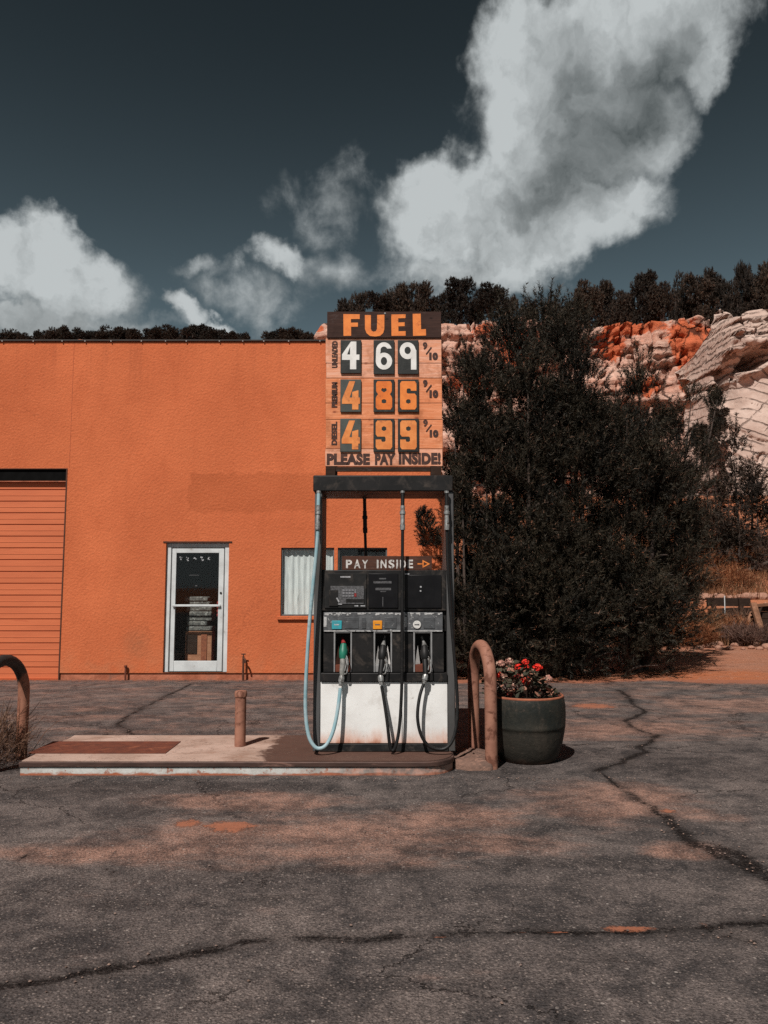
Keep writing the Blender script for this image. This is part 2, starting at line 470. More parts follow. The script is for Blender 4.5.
def m_white_panel():
    m, t, b = mat('white_enamel_rusting'); v = t.obj(); x, y, z = t.sep(v)
    c = t.mix(t.step(t.noise(v, 3.0, 6, .6), .35, .7), (.80, .80, .78), (.70, .69, .67))
    hz = t.math('ADD', z, t.math('MULTIPLY', t.math('SUBTRACT', t.noise(t.scaled(v, (1.4, 1, .5)), 6, 6, .65), .5), .24))
    c = t.mix(t.math('MULTIPLY', t.step(hz, .22, .02), .85), c, (.60, .28, .17))
    c = t.mix(t.math('MULTIPLY', t.step(hz, .10, .02), .9), c, (.33, .105, .05))
    c = t.mix(t.math('MULTIPLY', t.step(t.noise(v, 18, 6, .75), .60, .70), .6), c, (.28, .24, .21))
    c = t.mix(t.math('MULTIPLY', t.step(t.noise(v, 4.5, 7, .7), .52, .70), .35), c, (.42, .38, .34))
    c = t.mix(t.math('MULTIPLY', t.step(t.noise(t.scaled(v, (1, 1, .2)), 16, 4, .6), .6, .75), .25), c, (.48, .46, .44))
    t.put(b.inputs['Base Color'], c); b.inputs['Roughness'].default_value = .45
    t.put(b.inputs['Normal'], t.bump(t.noise(v, 9, 4, .5), .12, .01))
    return m


M['white_panel'] = m_white_panel()


def m_wood(name, c1, c2, dark, isl=.22, sc=1.0):
    m, t, b = mat(name); v = t.obj()
    rp = t.n('ShaderNodeNewGeometry').outputs['Random Per Island']
    vv = t.vmath('ADD', v, t.comb(t.math('MULTIPLY', rp, 7.3), 0.0, t.math('MULTIPLY', rp, 3.1)))
    g = t.noise(t.scaled(vv, (1.2 * sc, 1, 16 * sc)), 3.5, 7, .65, .6)
    c = t.mix(t.step(g, .32, .68), c1, c2)
    c = t.mix(t.math('MULTIPLY', t.step(t.noise(t.scaled(vv, (1, 1, 26)), 5, 5, .7), .58, .74), .7), c, dark)
    c = t.mix(t.math('MULTIPLY', t.step(t.noise(vv, 4.5 * sc, 7, .7), .46, .66), .75), c, tuple(a * .60 for a in c2))
    c = t.mix(t.math('MULTIPLY', t.step(t.noise(t.scaled(vv, (1, 1, 2.5)), 9 * sc, 6, .7), .55, .68), .5), c, tuple(min(.85, a * 1.25 + .03) for a in c1))
    kn = t.voro(t.scaled(vv, (2.2, 1, 4.2)), 2.0)
    c = t.mix(t.step(kn, .12, .04), c, dark)
    c = t.mix(1.0, c, t.mix(rp, (1 - isl,) * 3, (1 + isl,) * 3), 'MULTIPLY')
    t.put(b.inputs['Base Color'], c); b.inputs['Roughness'].default_value = .85; b.inputs['Specular IOR Level'].default_value = .12
    t.put(b.inputs['Normal'], t.bump(g, .35, .006))
    return m


M['plank_pink'] = m_wood('weathered_pink_planks', (.66, .36, .255), (.60, .25, .14), (.26, .08, .045))
M['plank_orange'] = m_wood('weathered_orange_planks', (.64, .265, .14), (.56, .185, .080), (.24, .065, .035))
M['header'] = m_wood('dark_brown_board', (.038, .022, .019), (.055, .03, .024), (.018, .012, .011), .15)
M['pay_board'] = m_wood('brown_board', (.055, .028, .021), (.085, .038, .026), (.025, .014, .012), .15)
M['old_timber'] = m_wood('old_timber', (.22, .11, .065), (.15, .075, .045), (.05, .028, .02), .3)
M['dark_timber'] = m_wood('dark_timber', (.026, .016, .012), (.040, .022, .015), (.015, .01, .009), .2)
M['cabinet'] = m_wood('cabinet_wood', (.42, .20, .12), (.34, .15, .085), (.14, .06, .04), .2)
M['orange_paint'] = surf('orange_sign_paint', (.80, .24, .045), (.68, .185, .035), 14, .6, bump=.15, dirt=(.40, .11, .03), dscale=11, dlo=.58, dhi=.7)
M['orange_dull'] = surf('faded_orange_paint', (.76, .27, .075), (.62, .19, .045), 12, .6, bump=.15, dirt=(.36, .12, .05), dscale=9, dlo=.56, dhi=.7)
M['orange_deep'] = surf('deep_orange_paint', (.74, .185, .025), (.58, .13, .02), 12, .6, bump=.15, dirt=(.30, .09, .03), dscale=9, dlo=.56, dhi=.7)
M['white_paint'] = surf('white_sign_paint', (.78, .77, .74), (.66, .65, .62), 12, .6, bump=.1)
M['white_worn'] = surf('flaking_white_paint', (.62, .60, .57), (.40, .38, .36), 24, .7, bump=.2, dirt=(.10, .055, .045), dscale=26, dlo=.56, dhi=.6)
M['tile_black'] = surf('black_number_tile', (.014, .016, .015), (.024, .026, .024), 10, .5, dirt=(.05, .05, .045), dscale=8)
M['tile_gray'] = surf('grey_green_number_tile', (.065, .075, .068), (.05, .056, .052), 10, .6, dirt=(.10, .075, .055), dscale=8)
M['ink'] = surf('dark_brown_ink', (.045, .022, .018), (.07, .032, .024), 18, .8, dirt=(.18, .07, .045), dscale=26, dlo=.6, dhi=.68)
M['pipe'] = surf('tan_brown_pipe_paint', (.32, .15, .10), (.24, .105, .07), 9, .65, bump=.3, bscale=30, dirt=(.13, .05, .03), dscale=11, dlo=.52, dhi=.64)
M['rust'] = surf('rusty_steel', (.15, .042, .022), (.10, .03, .018), 9, .85, bump=.4, dirt=(.26, .085, .04), dscale=6)
M['steel_edge'] = surf('rusted_edge_steel', (.055, .032, .026), (.09, .05, .04), 9, .6, metal=.3, bump=.3, dirt=(.24, .13, .10), dscale=10, stretch=(.4, 1, 2))
M['terracotta'] = surf('terracotta', (.36, .12, .06), (.24, .075, .04), 12, .85, dirt=(.10, .045, .03), dscale=8)
M['soil'] = surf('potting_soil', (.035, .022, .016), (.06, .035, .025), 20, 1, bump=.8, bscale=40, bdist=.02)


def m_hoop_dark():
    m, t, b = mat('pipe_with_dark_top'); v = t.obj(); x, y, z = t.sep(v)
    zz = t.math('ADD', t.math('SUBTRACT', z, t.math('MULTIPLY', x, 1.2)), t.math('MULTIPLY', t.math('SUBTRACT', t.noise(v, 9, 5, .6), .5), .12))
    c = t.mix(t.step(t.noise(v, 6, 6, .6), .4, .68), (.33, .145, .09), (.22, .085, .05))
    c = t.mix(t.step(t.noise(v, 13, 5, .6), .6, .7), c, (.13, .045, .03))
    c = t.mix(t.step(zz, .66, .70), c, t.mix(t.noise(v, 20, 4), (.012, .012, .012), (.035, .028, .024)))  # colour turns near-black above a ragged diagonal edge
    t.put(b.inputs['Base Color'], c); b.inputs['Roughness'].default_value = .6
    t.put(b.inputs['Normal'], t.bump(t.noise(v, 50, 4), .15, .004))
    return m


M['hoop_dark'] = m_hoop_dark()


def m_concrete(name, stain=False):
    m, t, b = mat(name); v = t.obj(); x, y, z = t.sep(v)
    c = t.mix(t.step(t.noise(v, 2.2, 7, .6), .3, .7), (.47, .335, .275), (.35, .24, .19))
    c = t.mix(t.math('MULTIPLY', t.step(t.noise(v, 60, 4, .7), .55, .75), .4), c, (.17, .11, .085))
    c = t.mix(t.math('MULTIPLY', t.step(t.noise(v, 7, 6, .7), .58, .7), .55), c, (.27, .12, .07))
    c = t.mix(t.math('MULTIPLY', t.step(t.noise(t.scaled(v, (.6, 1.4, 1)), 3.0, 8, .72, .5), .47, .64), .7), c, (.25, .15, .11))
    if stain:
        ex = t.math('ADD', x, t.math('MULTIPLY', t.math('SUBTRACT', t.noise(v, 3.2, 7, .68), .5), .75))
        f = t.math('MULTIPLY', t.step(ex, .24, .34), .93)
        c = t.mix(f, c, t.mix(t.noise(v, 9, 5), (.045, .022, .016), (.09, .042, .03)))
    cr = t.voro(t.vmath('ADD', v, t.noise(v, 5, 4, .6, 0, 'Color')), 1.2, 'DISTANCE_TO_EDGE')
    c = t.mix(t.math('MULTIPLY', t.step(cr, .012, .002), .6), c, (.13, .08, .06))
    t.put(b.inputs['Base Color'], c); b.inputs['Roughness'].default_value = .92; b.inputs['Specular IOR Level'].default_value = .2
    t.put(b.inputs['Normal'], t.bump(t.noise(v, 45, 6, .65), .4, .008))
    return m


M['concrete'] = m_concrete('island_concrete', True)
M['footing'] = surf('footing_concrete', (.20, .115, .085), (.13, .08, .062), 9, .95, bump=.9, bscale=40, bdist=.02, dirt=(.30, .17, .125), dscale=14, dlo=.5, dhi=.7)


def m_curb():
    m, t, b = mat('white_painted_curb'); v = t.obj(); x, y, z = t.sep(v)
    n = t.math('SUBTRACT', t.noise(t.scaled(v, (1, 1, 3)), 5, 7, .7), .5)
    c = t.mix(t.step(t.noise(v, 8, 6, .65), .35, .68), (.55, .55, .52), (.38, .36, .33))
    zz = t.math('ADD', z, t.math('MULTIPLY', n, .09))
    c = t.mix(t.step(zz, .026, .006), c, (.34, .10, .045))
    c = t.mix(t.math('MULTIPLY', t.step(t.noise(v, 15, 6, .7), .56, .64), .9), c, (.30, .115, .07))
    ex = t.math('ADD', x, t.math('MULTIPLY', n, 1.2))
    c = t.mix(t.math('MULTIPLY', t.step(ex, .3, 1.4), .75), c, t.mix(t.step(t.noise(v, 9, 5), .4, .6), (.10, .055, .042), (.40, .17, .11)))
    t.put(b.inputs['Base Color'], c); b.inputs['Roughness'].default_value = .85
    t.put(b.inputs['Normal'], t.bump(t.noise(v, 40, 5), .4, .006))
    return m


M['curb'] = m_curb()


def m_asphalt():
    m, t, b = mat('old_asphalt'); v = t.obj()
    big = t.noise(v, .55, 6, .62, .4)
    c = t.mix(t.step(big, .3, .7), (.076, .067, .065), (.118, .102, .096))
    lane = t.noise(t.scaled(v, (.4, 1.2, 1)), 1.3, 6, .6, .3)
    c = t.mix(t.math('MULTIPLY', t.step(lane, .5, .72), .55), c, (.036, .031, .030))
    pk = t.math('ADD', t.attr('pink'), t.math('MULTIPLY', t.math('SUBTRACT', t.noise(t.scaled(v, (.6, 1.2, 1)), 2.0, 8, .72), .5), 2.6))
    c = t.mix(t.math('MULTIPLY', t.step(pk, .2, 1.0), .75), c, (.25, .145, .110))
    dk = t.math('ADD', t.attr('dark'), t.math('MULTIPLY', t.math('SUBTRACT', t.noise(v, 3.1, 7, .68), .5), 1.4))
    c = t.mix(t.math('MULTIPLY', t.step(dk, .3, 1.0), .7), c, (.026, .023, .023))
    mot = t.math('ADD', t.noise(v, 2.6, 6, .7, .4), t.math('MULTIPLY', t.noise(v, 9, 5, .7), .6))
    c = t.mix(1.0, c, t.mix(t.step(mot, .58, 1.02), (.42, .43, .45), (1.46, 1.40, 1.36)), 'MULTIPLY')
    c = t.mix(t.math('MULTIPLY', t.step(t.noise(t.scaled(v, (.5, 1, 1)), 1.7, 7, .72, .8), .56, .66), .55), c, (.026, .022, .021))
    # aggregate: pale and dark stones
    vd = t.voro(v, 78, out='Color'); rnd = t.sep(vd)[0]
    sp = t.voro(v, 78)
    st = t.math('MULTIPLY', t.step(rnd, .58, .85), t.step(sp, .56, .25))
    c = t.mix(t.math('MULTIPLY', st, t.math('ADD', .2, t.math('MULTIPLY', t.sep(vd)[1], .6))), c, (.27, .225, .20))
    c = t.mix(1.0, c, t.mix(t.step(t.noise(v, 62, 5, .85), .36, .64), (.45, .44, .44), (1.6, 1.55, 1.52)), 'MULTIPLY')
    c = t.mix(t.math('MULTIPLY', t.step(t.noise(v, 95, 4, .8), .52, .66), .8), c, (.012, .010, .010))
    rnd2 = t.sep(t.voro(v, 34, out='Color'))[1]
    c = t.mix(t.math('MULTIPLY', t.math('MULTIPLY', t.step(rnd2, .92, .96), t.step(t.voro(v, 34), .32, .18)), .8), c, (.30, .26, .235))
    # cracks
    n1 = t.math('SUBTRACT', t.noise(v, 11, 6, .7), .5); n2 = t.math('SUBTRACT', t.noise(v, 48, 5, .7), .5)
    cd = t.math('ADD', t.attr('crack'), t.math('ADD', t.math('MULTIPLY', n1, 2.2), t.math('MULTIPLY', n2, 3.4)))
    halo = t.step(cd, 3.6, .9)
    c = t.mix(t.math('MULTIPLY', halo, .45), c, (.030, .024, .022))
    ce = t.voro(t.vmath('ADD', v, t.vmath('MULTIPLY', t.noise(v, 2.2, 6, .7, 0, 'Color'), (.55, .55, .55))), .85, 'DISTANCE_TO_EDGE')
    hair = t.math('MULTIPLY', t.step(t.math('ADD', ce, t.math('MULTIPLY', n2, .010)), .0075, .001), t.step(t.noise(v, .45, 4, .6), .47, .56))
    ck = t.math('MAXIMUM', t.step(cd, 1.15, .10), t.math('MULTIPLY', hair, .8))
    c = t.mix(t.math('MULTIPLY', ck, .95), c, t.mix(t.step(t.noise(v, 70, 4, .7), .45, .65), (.007, .006, .006), (.052, .040, .036)))
    # red earth washed into hollows
    od = t.math('ADD', t.attr('orange'), t.math('ADD', t.math('MULTIPLY', n1, 3.0), t.math('MULTIPLY', n2, 2.0)))
    og = t.step(od, .05, .75)
    c = t.mix(t.math('MULTIPLY', og, .82), c, t.mix(t.noise(v, 40, 5, .7), (.40, .14, .070), (.24, .085, .048)))
    t.put(b.inputs['Base Color'], c); b.inputs['Roughness'].default_value = .88; t.put(b.inputs['Specular IOR Level'], t.math('SUBTRACT', .25, t.math('MULTIPLY', ck, .22)))
    h = t.math('ADD', t.math('MULTIPLY', t.step(sp, .6, .1), .6), t.math('MULTIPLY', t.noise(v, 60, 6, .7), 1.1))
    h = t.math('SUBTRACT', h, t.math('MULTIPLY', ck, 2.2))
    h = t.math('ADD', h, t.math('MULTIPLY', t.noise(v, 6, 5, .6), 1.5))
    h = t.math('MULTIPLY', h, t.step(og, 1.0, .0, .35, 1.0))
    t.put(b.inputs['Normal'], t.bump(h, .8, .008))
    return m


def m_dirt(name, c1, c2, c3, sc=1.0):
    m, t, b = mat(name); v = t.obj(); x, y, z = t.sep(v)
    c = t.mix(t.step(t.noise(v, .35 * sc, 7, .65, .5), .32, .68), c1, c2)
    c = t.mix(t.math('MULTIPLY', t.step(t.noise(t.scaled(v, (.5, 1.6, 1)), 1.2 * sc, 7, .68), .48, .68), .7), c, c3)
    c = t.mix(t.math('MULTIPLY', t.step(t.noise(v, 22 * sc, 5, .75), .55, .7), .5), c, tuple(a * .45 for a in c3))
    yy = t.math('ADD', y, t.math('MULTIPLY', t.math('SUBTRACT', t.noise(v, .8, 6, .65), .5), 3.0))
    track = t.math('MULTIPLY', t.step(yy, 13.8, 15.0), t.step(yy, 22.5, 20.0))
    c = t.mix(t.math('MULTIPLY', track, .6), c, t.mix(t.step(t.noise(t.scaled(v, (.5, 1.5, 1)), 2.5, 7, .7), .35, .65), (.38, .205, .145), (.30, .145, .092)))
    c = t.mix(t.math('MULTIPLY', t.step(t.noise(v, 5.5, 6, .75), .56, .68), .5), c, (.12, .06, .04))
    vs_ = t.voro(v, 9.0, out='Color'); c = t.mix(t.math('MULTIPLY', t.math('MULTIPLY', t.step(t.sep(vs_)[0], .80, .86), t.step(t.voro(v, 9.0), .30, .18)), .7), c, (.40, .27, .21))
    t.put(b.inputs['Base Color'], c); b.inputs['Roughness'].default_value = .95; b.inputs['Specular IOR Level'].default_value = .1
    t.put(b.inputs['Normal'], t.bump(t.noise(v, 9 * sc, 8, .7), .9, .07 / sc))
    return m


M['asphalt'] = m_asphalt()
M['dirt'] = m_dirt('red_desert_dirt', (.36, .15, .085), (.44, .14, .06), (.30, .14, .09))


def m_cliff():
    m, t, b = mat('pink_red_sandstone'); v = t.obj(); x, y, z = t.sep(v)
    wv = t.vmath('SUBTRACT', t.noise(v, .35, 5, .65, 0, 'Color'), (.5, .5, .5))
    vw = t.vmath('ADD', v, t.vmath('MULTIPLY', wv, (2.2, 2.2, 2.2)))
    st = t.noise(t.scaled(vw, (.10, .10, 1.0), (0, R(10), 0)), 1.8, 8, .72)
    c = t.mix(t.step(st, .36, .64), (.60, .395, .315), (.48, .25, .18))
    rd = t.math('ADD', t.attr('red'), t.math('MULTIPLY', t.math('SUBTRACT', t.noise(vw, .55, 7, .7), .5), 2.6))
    c = t.mix(t.math('MULTIPLY', t.step(rd, .15, .45), .92), c, t.mix(st, (.58, .135, .048), (.44, .09, .034)))
    c = t.mix(t.math('MULTIPLY', t.step(t.noise(t.scaled(v, (1.2, 1, .14)), .8, 6, .7), .56, .72), .55), c, (.19, .095, .07))
    c = t.mix(t.math('MULTIPLY', t.step(t.noise(t.scaled(vw, (.25, 1, 1.6), (0, R(12), 0)), 1.4, 6, .75), .58, .66), .6), c, (.16, .075, .055))
    cr = t.voro(t.scaled(vw, (.30, .1, .22)), 1.0, 'DISTANCE_TO_EDGE')
    ck = t.math('MULTIPLY', t.step(cr, .035, .008), t.step(t.noise(v, .4, 4), .42, .55))
    c = t.mix(t.math('MULTIPLY', ck, .85), c, (.05, .022, .016))
    t.put(b.inputs['Base Color'], c); b.inputs['Roughness'].default_value = .95; b.inputs['Specular IOR Level'].default_value = .1
    h = t.math('SUBTRACT', t.math('ADD', st, t.math('MULTIPLY', t.noise(vw, 1.1, 5, .6), 1.0)), t.math('MULTIPLY', ck, 1.2))
    t.put(b.inputs['Normal'], t.bump(h, .8, .45))
    return m


def m_slab():
    m, t, b = mat('pale_cross_bedded_sandstone'); v = t.obj(); x, y, z = t.sep(v)
    up = t.attr('up'); n0 = t.math('SUBTRACT', t.noise(v, .9, 5, .65), .5); n1 = t.math('SUBTRACT', t.noise(v, .35, 5, .6), .5)
    c = t.mix(t.step(t.noise(v, .5, 7, .65), .34, .66), (.52, .395, .335), (.40, .285, .235))
    c = t.mix(t.math('MULTIPLY', t.step(t.noise(v, .28, 6, .65, .6), .58, .68), .6), c, (.46, .215, .14))

    def lines(coord, wob, per, wd, seed):
        cc = t.math('ADD', coord, t.math('MULTIPLY', n0, wob)); f = t.math('FRACT', t.math('DIVIDE', t.math('ADD', cc, seed), per))
        d = t.math('MULTIPLY', t.math('ABSOLUTE', t.math('SUBTRACT', f, .5)), per)
        return t.step(d, wd, wd * .3)
    la = t.math('MULTIPLY', lines(t.attr('line_a'), .35, .78, .075, 3.0), t.step(t.noise(v, .8, 4, .6), .36, .55))
    lb = t.math('MULTIPLY', lines(t.attr('line_b'), .5, 1.15, .065, 7.0), t.step(t.noise(t.vmath('ADD', v, (9, 3, 4)), .7, 4, .6), .42, .6))
    lc = t.math('MULTIPLY', lines(t.attr('line_c'), 1.6, .50, .11, 1.0), t.step(t.noise(t.vmath('ADD', v, (3, 13, 4)), .6, 5, .65), .34, .56))
    lo = t.math('MAXIMUM', la, t.math('MULTIPLY', lb, .8))
    ln = t.math('ADD', t.math('MULTIPLY', lc, up), t.math('MULTIPLY', lo, t.math('SUBTRACT', 1.0, up)))
    c = t.mix(t.math('MULTIPLY', ln, .80), c, (.10, .065, .052))
    c = t.mix(t.math('MULTIPLY', t.step(t.noise(v, 3.5, 5, .75), .58, .7), .35), c, (.20, .135, .11))
    t.put(b.inputs['Base Color'], c); b.inputs['Roughness'].default_value = .95; b.inputs['Specular IOR Level'].default_value = .1
    h = t.math('SUBTRACT', t.math('MULTIPLY', t.noise(v, 1.4, 5, .6), .8), t.math('MULTIPLY', ln, .9))
    t.put(b.inputs['Normal'], t.bump(h, .7, .28))
    return m


M['cliff'] = m_cliff()
M['white_rock'] = m_slab()


def m_leaf(name, c1, c2, c3, p3=.9, vary=0.0):
    m, t, b = mat(name)
    rp = t.n('ShaderNodeNewGeometry').outputs['Random Per Island']
    v = t.obj()
    c = t.mix(rp, c1, c2)
    c = t.mix(t.step(t.noise(v, 1.3, 4, .6), .4, .65), c, tuple(a * .6 for a in c1))
    c = t.mix(t.step(rp, p3, p3 + .02), c, c3)
    if vary:
        ro = t.n('ShaderNodeObjectInfo').outputs['Random']; c = t.mix(1.0, c, t.mix(ro, (1 - vary,) * 3, (1 + vary * 1.3, 1 + vary, 1 + vary * .8)), 'MULTIPLY')
    t.put(b.inputs['Base Color'], c); b.inputs['Roughness'].default_value = .7; b.inputs['Specular IOR Level'].default_value = .25
    return m


M['needles'] = m_leaf('juniper_needles', (.016, .014, .009), (.052, .039, .023), (.15, .08, .05), .95)
M['needles_far'] = m_leaf('far_juniper_needles', (.024, .018, .013), (.044, .030, .020), (.070, .040, .026), .9, .45)
M['bark'] = surf('grey_brown_bark', (.085, .06, .048), (.05, .036, .03), 8, .95, bump=.8, bscale=14, bdist=.02, stretch=(1, 1, .2))
M['dry_grass'] = m_leaf('dry_grass', (.17, .075, .034), (.23, .095, .042), (.30, .17, .09), .88)
M['dry_weed'] = m_leaf('dry_weed', (.11, .055, .034), (.17, .085, .05), (.24, .14, .09), .85)
M['brush'] = m_leaf('grey_brush', (.10, .055, .042), (.14, .075, .055), (.20, .12, .09), .9)
M['red_brush'] = m_leaf('rust_coloured_brush', (.22, .075, .03), (.30, .11, .045), (.34, .18, .09), .9)
M['leaf_green'] = m_leaf('geranium_leaves', (.035, .036, .022), (.085, .066, .042), (.26, .12, .08), .78)
M['petal_red'] = m_leaf('red_petals', (.75, .030, .018), (.62, .022, .014), (.78, .08, .04), .85)
M['petal_pink'] = m_leaf('faded_pink_petals', (.46, .23, .18), (.36, .16, .12), (.50, .34, .26), .75)
M['petal_dark'] = m_leaf('dark_red_petals', (.30, .03, .025), (.22, .02, .02), (.34, .08, .05), .85)


def m_glaze():
    m, t, b = mat('dark_glaze'); v = t.obj(); x, y, z = t.sep(v)
    c = t.mix(t.step(t.noise(v, 5, 6, .65), .35, .68), (.014, .016, .014), (.030, .028, .022))
    c = t.mix(t.math('MULTIPLY', t.step(z, .33, .26), .7), c, (.036, .031, .025))
    c = t.mix(t.math('MULTIPLY', t.step(t.noise(v, 26, 5, .7), .56, .7), .5), c, (.09, .065, .05))
    c = t.mix(t.math('MULTIPLY', t.step(t.math('ADD', z, t.math('MULTIPLY', t.noise(v, 8, 5), .12)), .12, .03), .7), c, (.16, .085, .06))
    t.put(b.inputs['Base Color'], c); b.inputs['Roughness'].default_value = .62; b.inputs['Specular IOR Level'].default_value = .18
    c2_ = t.mix(t.math('MULTIPLY', t.step(t.noise(t.scaled(v, (1, 1, .3)), 9, 6, .7), .5, .7), .5), c, (.060, .048, .038)); t.put(b.inputs['Base Color'], c2_)
    t.put(b.inputs['Normal'], t.bump(t.noise(v, 22, 7, .7), .6, .012))
    return m


M['glaze'] = m_glaze()


def m_glass():
    m, t, b = mat('window_glass')
    out = [n for n in m.node_tree.nodes if n.type == 'OUTPUT_MATERIAL'][0]; m.node_tree.nodes.remove(b)
    gl = t.n('ShaderNodeBsdfGlossy'); gl.inputs['Roughness'].default_value = .03; gl.inputs['Color'].default_value = (.9, .95, .95, 1)
    tr = t.n('ShaderNodeBsdfTransparent'); tr.inputs['Color'].default_value = (.93, .95, .945, 1)
    fr = t.n('ShaderNodeLayerWeight'); fr.inputs['Blend'].default_value = .5; fac = t.math('ADD', t.math('MULTIPLY', t.math('POWER', fr.outputs['Facing'], 5.0), .6), .022)
    mx = t.n('ShaderNodeMixShader'); t.put(mx.inputs[0], fac); t.put(mx.inputs[1], tr.outputs[0]); t.put(mx.inputs[2], gl.outputs[0])
    t.put(out.inputs['Surface'], mx.outputs[0]); return m


M['glass'] = m_glass()
M['plaid'] = surf('grey_plaid_cloth', (.20, .19, .175), (.08, .078, .075), 14, .9, bump=.3, dirt=(.34, .33, .31), dscale=16, dlo=.55, dhi=.6)
M['red_cloth'] = surf('red_cloth', (.32, .03, .03), (.2, .02, .02), 10, .9)

# ------------------------------------------------------------------ ground
def terrain_h(x, y):
    x = np.asarray(x, float); y = np.asarray(y, float)
    wob = (fbm(x * .25, y * .05, 5, 3) - .5) * 1.2
    h = 1.15 * ss(22.9, 23.7, y + wob * .5) + 1.9 * ss(24, 31, y + wob) + 4.2 * ss(31, 50, y + wob * 3)
    h = h + 19.0 * ss(76, 88, y) * ss(-13, -8, x)
    left = 1 - ss(-13, -8, x)
    h = h + left * 40.4 * ss(55, 148, y)
    h = h + ss(24, 30, y) * (fbm(x * .35, y * .35, 11, 5) - .5) * .9
    h = h - 25 * ss(165, 420, y)
    near = ss(12.6, 14.5, y)
    return -.03 + near * (.03 + .03 * (fbm(x * 1.3, y * 1.3, 3, 4) - .5)) + h


gx = np.concatenate([np.linspace(-900, -130, 14)[:-1], np.linspace(-130, -16, 60)[:-1], np.linspace(-16, 30, 220)[:-1], np.linspace(30, 130, 50)[:-1], np.linspace(130, 900, 14)])
gy = np.concatenate([np.linspace(-500, 10, 14)[:-1], np.linspace(10, 34, 150)[:-1], np.linspace(34, 180, 120)[:-1], np.linspace(180, 1500, 20)])
X, Y = np.meshgrid(gx, gy)
me = np_mesh('ground', np.stack([X.ravel(), Y.ravel(), terrain_h(X, Y).ravel()], 1), grid_faces(len(gx), len(gy)), True)
tag(finish(me, 'ground', M['dirt'], smooth=False), kind='structure')

ax = np.concatenate([np.linspace(-40, -7, 40)[:-1], np.linspace(-7, 8, 300)[:-1], np.linspace(8, 40, 40)])
ay = np.concatenate([np.linspace(-20, 2.5, 24)[:-1], np.linspace(2.5, 13.085, 230)])
X, Y = np.meshgrid(ax, ay); X, Y = X.ravel(), Y.ravel()
Z = .012 * (fbm(X * .6, Y * .6, 21, 3) - .5) * ss(5.8, 4.8, Y)


def seg_dist(pts, width):
    best = np.full(len(X), 99.0)
    P = [np.array(gp(*p)[:2]) for p in pts]; Q = []
    for a, b in zip(P[:-1], P[1:]):
        n = max(2, int(np.linalg.norm(b - a) / .12)); nr = np.array([-(b - a)[1], (b - a)[0]]) / (np.linalg.norm(b - a) + 1e-9)
        for i in range(n):
            Q.append(a + (b - a) * i / n + nr * (RNG.random() - .5) * .05)
    Q.append(P[-1])
    for i, (a, b) in enumerate(zip(Q[:-1], Q[1:])):
        d = b - a; L = d @ d + 1e-12
        t = np.clip(((X - a[0]) * d[0] + (Y - a[1]) * d[1]) / L, 0, 1)
        ww = width * (.65 + .9 * RNG.random())
        best = np.minimum(best, np.hypot(X - a[0] - t * d[0], Y - a[1] - t * d[1]) / ww)
    return best


CR = [([(617, 690), (627, 695), (632, 703), (645, 711), (636, 716), (626, 721), (638, 730), (655, 735), (650, 743), (641, 747), (645, 752), (620, 763), (597, 771)], .030),
      ([(555, 746), (600, 744), (641, 747), (690, 752), (740, 752)], .010),
      ([(600, 773), (615, 783), (632, 797), (650, 806), (668, 820), (675, 832)], .022),
      ([(668, 816), (676, 830), (690, 840), (710, 852), (735, 862), (768, 878), (830, 910)], .038),
      ([(712, 848), (735, 852), (752, 862), (768, 872)], .040),
      ([(-60, 995), (40, 983), (120, 968), (215, 950), (240, 941), (330, 939), (400, 937), (470, 935), (560, 931), (640, 930), (700, 927), (768, 921), (850, 915)], .021),
      ([(-60, 992), (60, 980), (130, 966), (220, 948)], .022),
      ([(705, 929), (735, 938), (768, 946), (830, 956)], .013),
      ([(192, 684), (165, 697), (142, 708), (124, 718), (118, 724), (128, 730), (137, 737)], .022),
      ([(-20, 709), (60, 707), (130, 709), (200, 706), (300, 699)], .009),
      ([(-20, 700), (30, 692), (75, 688), (100, 684)], .012),
      ([(118, 850), (108, 866), (112, 882)], .010), ([(20, 860), (40, 845), (70, 838)], .008)]
crack = np.full(len(X), 99.0)
for pts, wd in CR: crack = np.minimum(crack, seg_dist(pts, wd))


def ell(lst):
    out = np.full(len(X), -3.0)
    for (px, py, rx, ry) in lst:
        c = gp(px, py); ex = gp(px + rx, py).x - c.x; ey = (gp(px, py - ry).y - gp(px, py + ry).y) / 2
        out = np.maximum(out, 1 - ((X - c.x) / ex) ** 2 - ((Y - c.y) / ey) ** 2)
    return out


orange = ell([(230, 826.5, 28, 7), (187, 823, 15, 5), (628, 928.5, 30, 4), (560, 932, 16, 2.5), (705, 925, 9, 3), (668, 811, 10, 3), (592, 706, 26, 3), (440, 936, 10, 2), (520, 933, 12, 1.5), (700, 815, 0.5, .5)])
edge = (Y - (12.62 + .9 * (fbm(X * .9, X * 0 + 3, 31, 5) - .5))) / .28       # red earth creeping over the edge beside the building
orange = np.maximum(orange, np.where(X > 1.05, np.clip(edge, -3, 1.5), -3))
edge2 = np.clip((Y - 12.86) / .16, -3, .35); orange = np.maximum(orange, np.where(X <= 1.05, edge2, -3))
pink = np.maximum(ell([(330, 838, 300, 36), (120, 852, 160, 20), (600, 800, 130, 30), (620, 728, 170, 14), (730, 705, 120, 12), (680, 850, 60, 14), (700, 815, 60, 10), (250, 800, 160, 14), (450, 820, 120, 22)]) * .95,
                  np.where(Y > 8, .42, -.15 + 0 * Y))
pink = np.maximum(pink, np.where(X > .5, ss(9.5, 12.9, Y) * .55, 0))
dark = ell([(680, 766, 120, 22), (560, 862, 180, 10), (240, 930, 16, 22), (380, 870, 260, 8), (90, 790, 130, 12), (240, 787, 260, 9), (735, 865, 45, 18), (160, 905, 120, 10), (420, 985, 300, 12), (500, 772, 100, 7)]) * .8
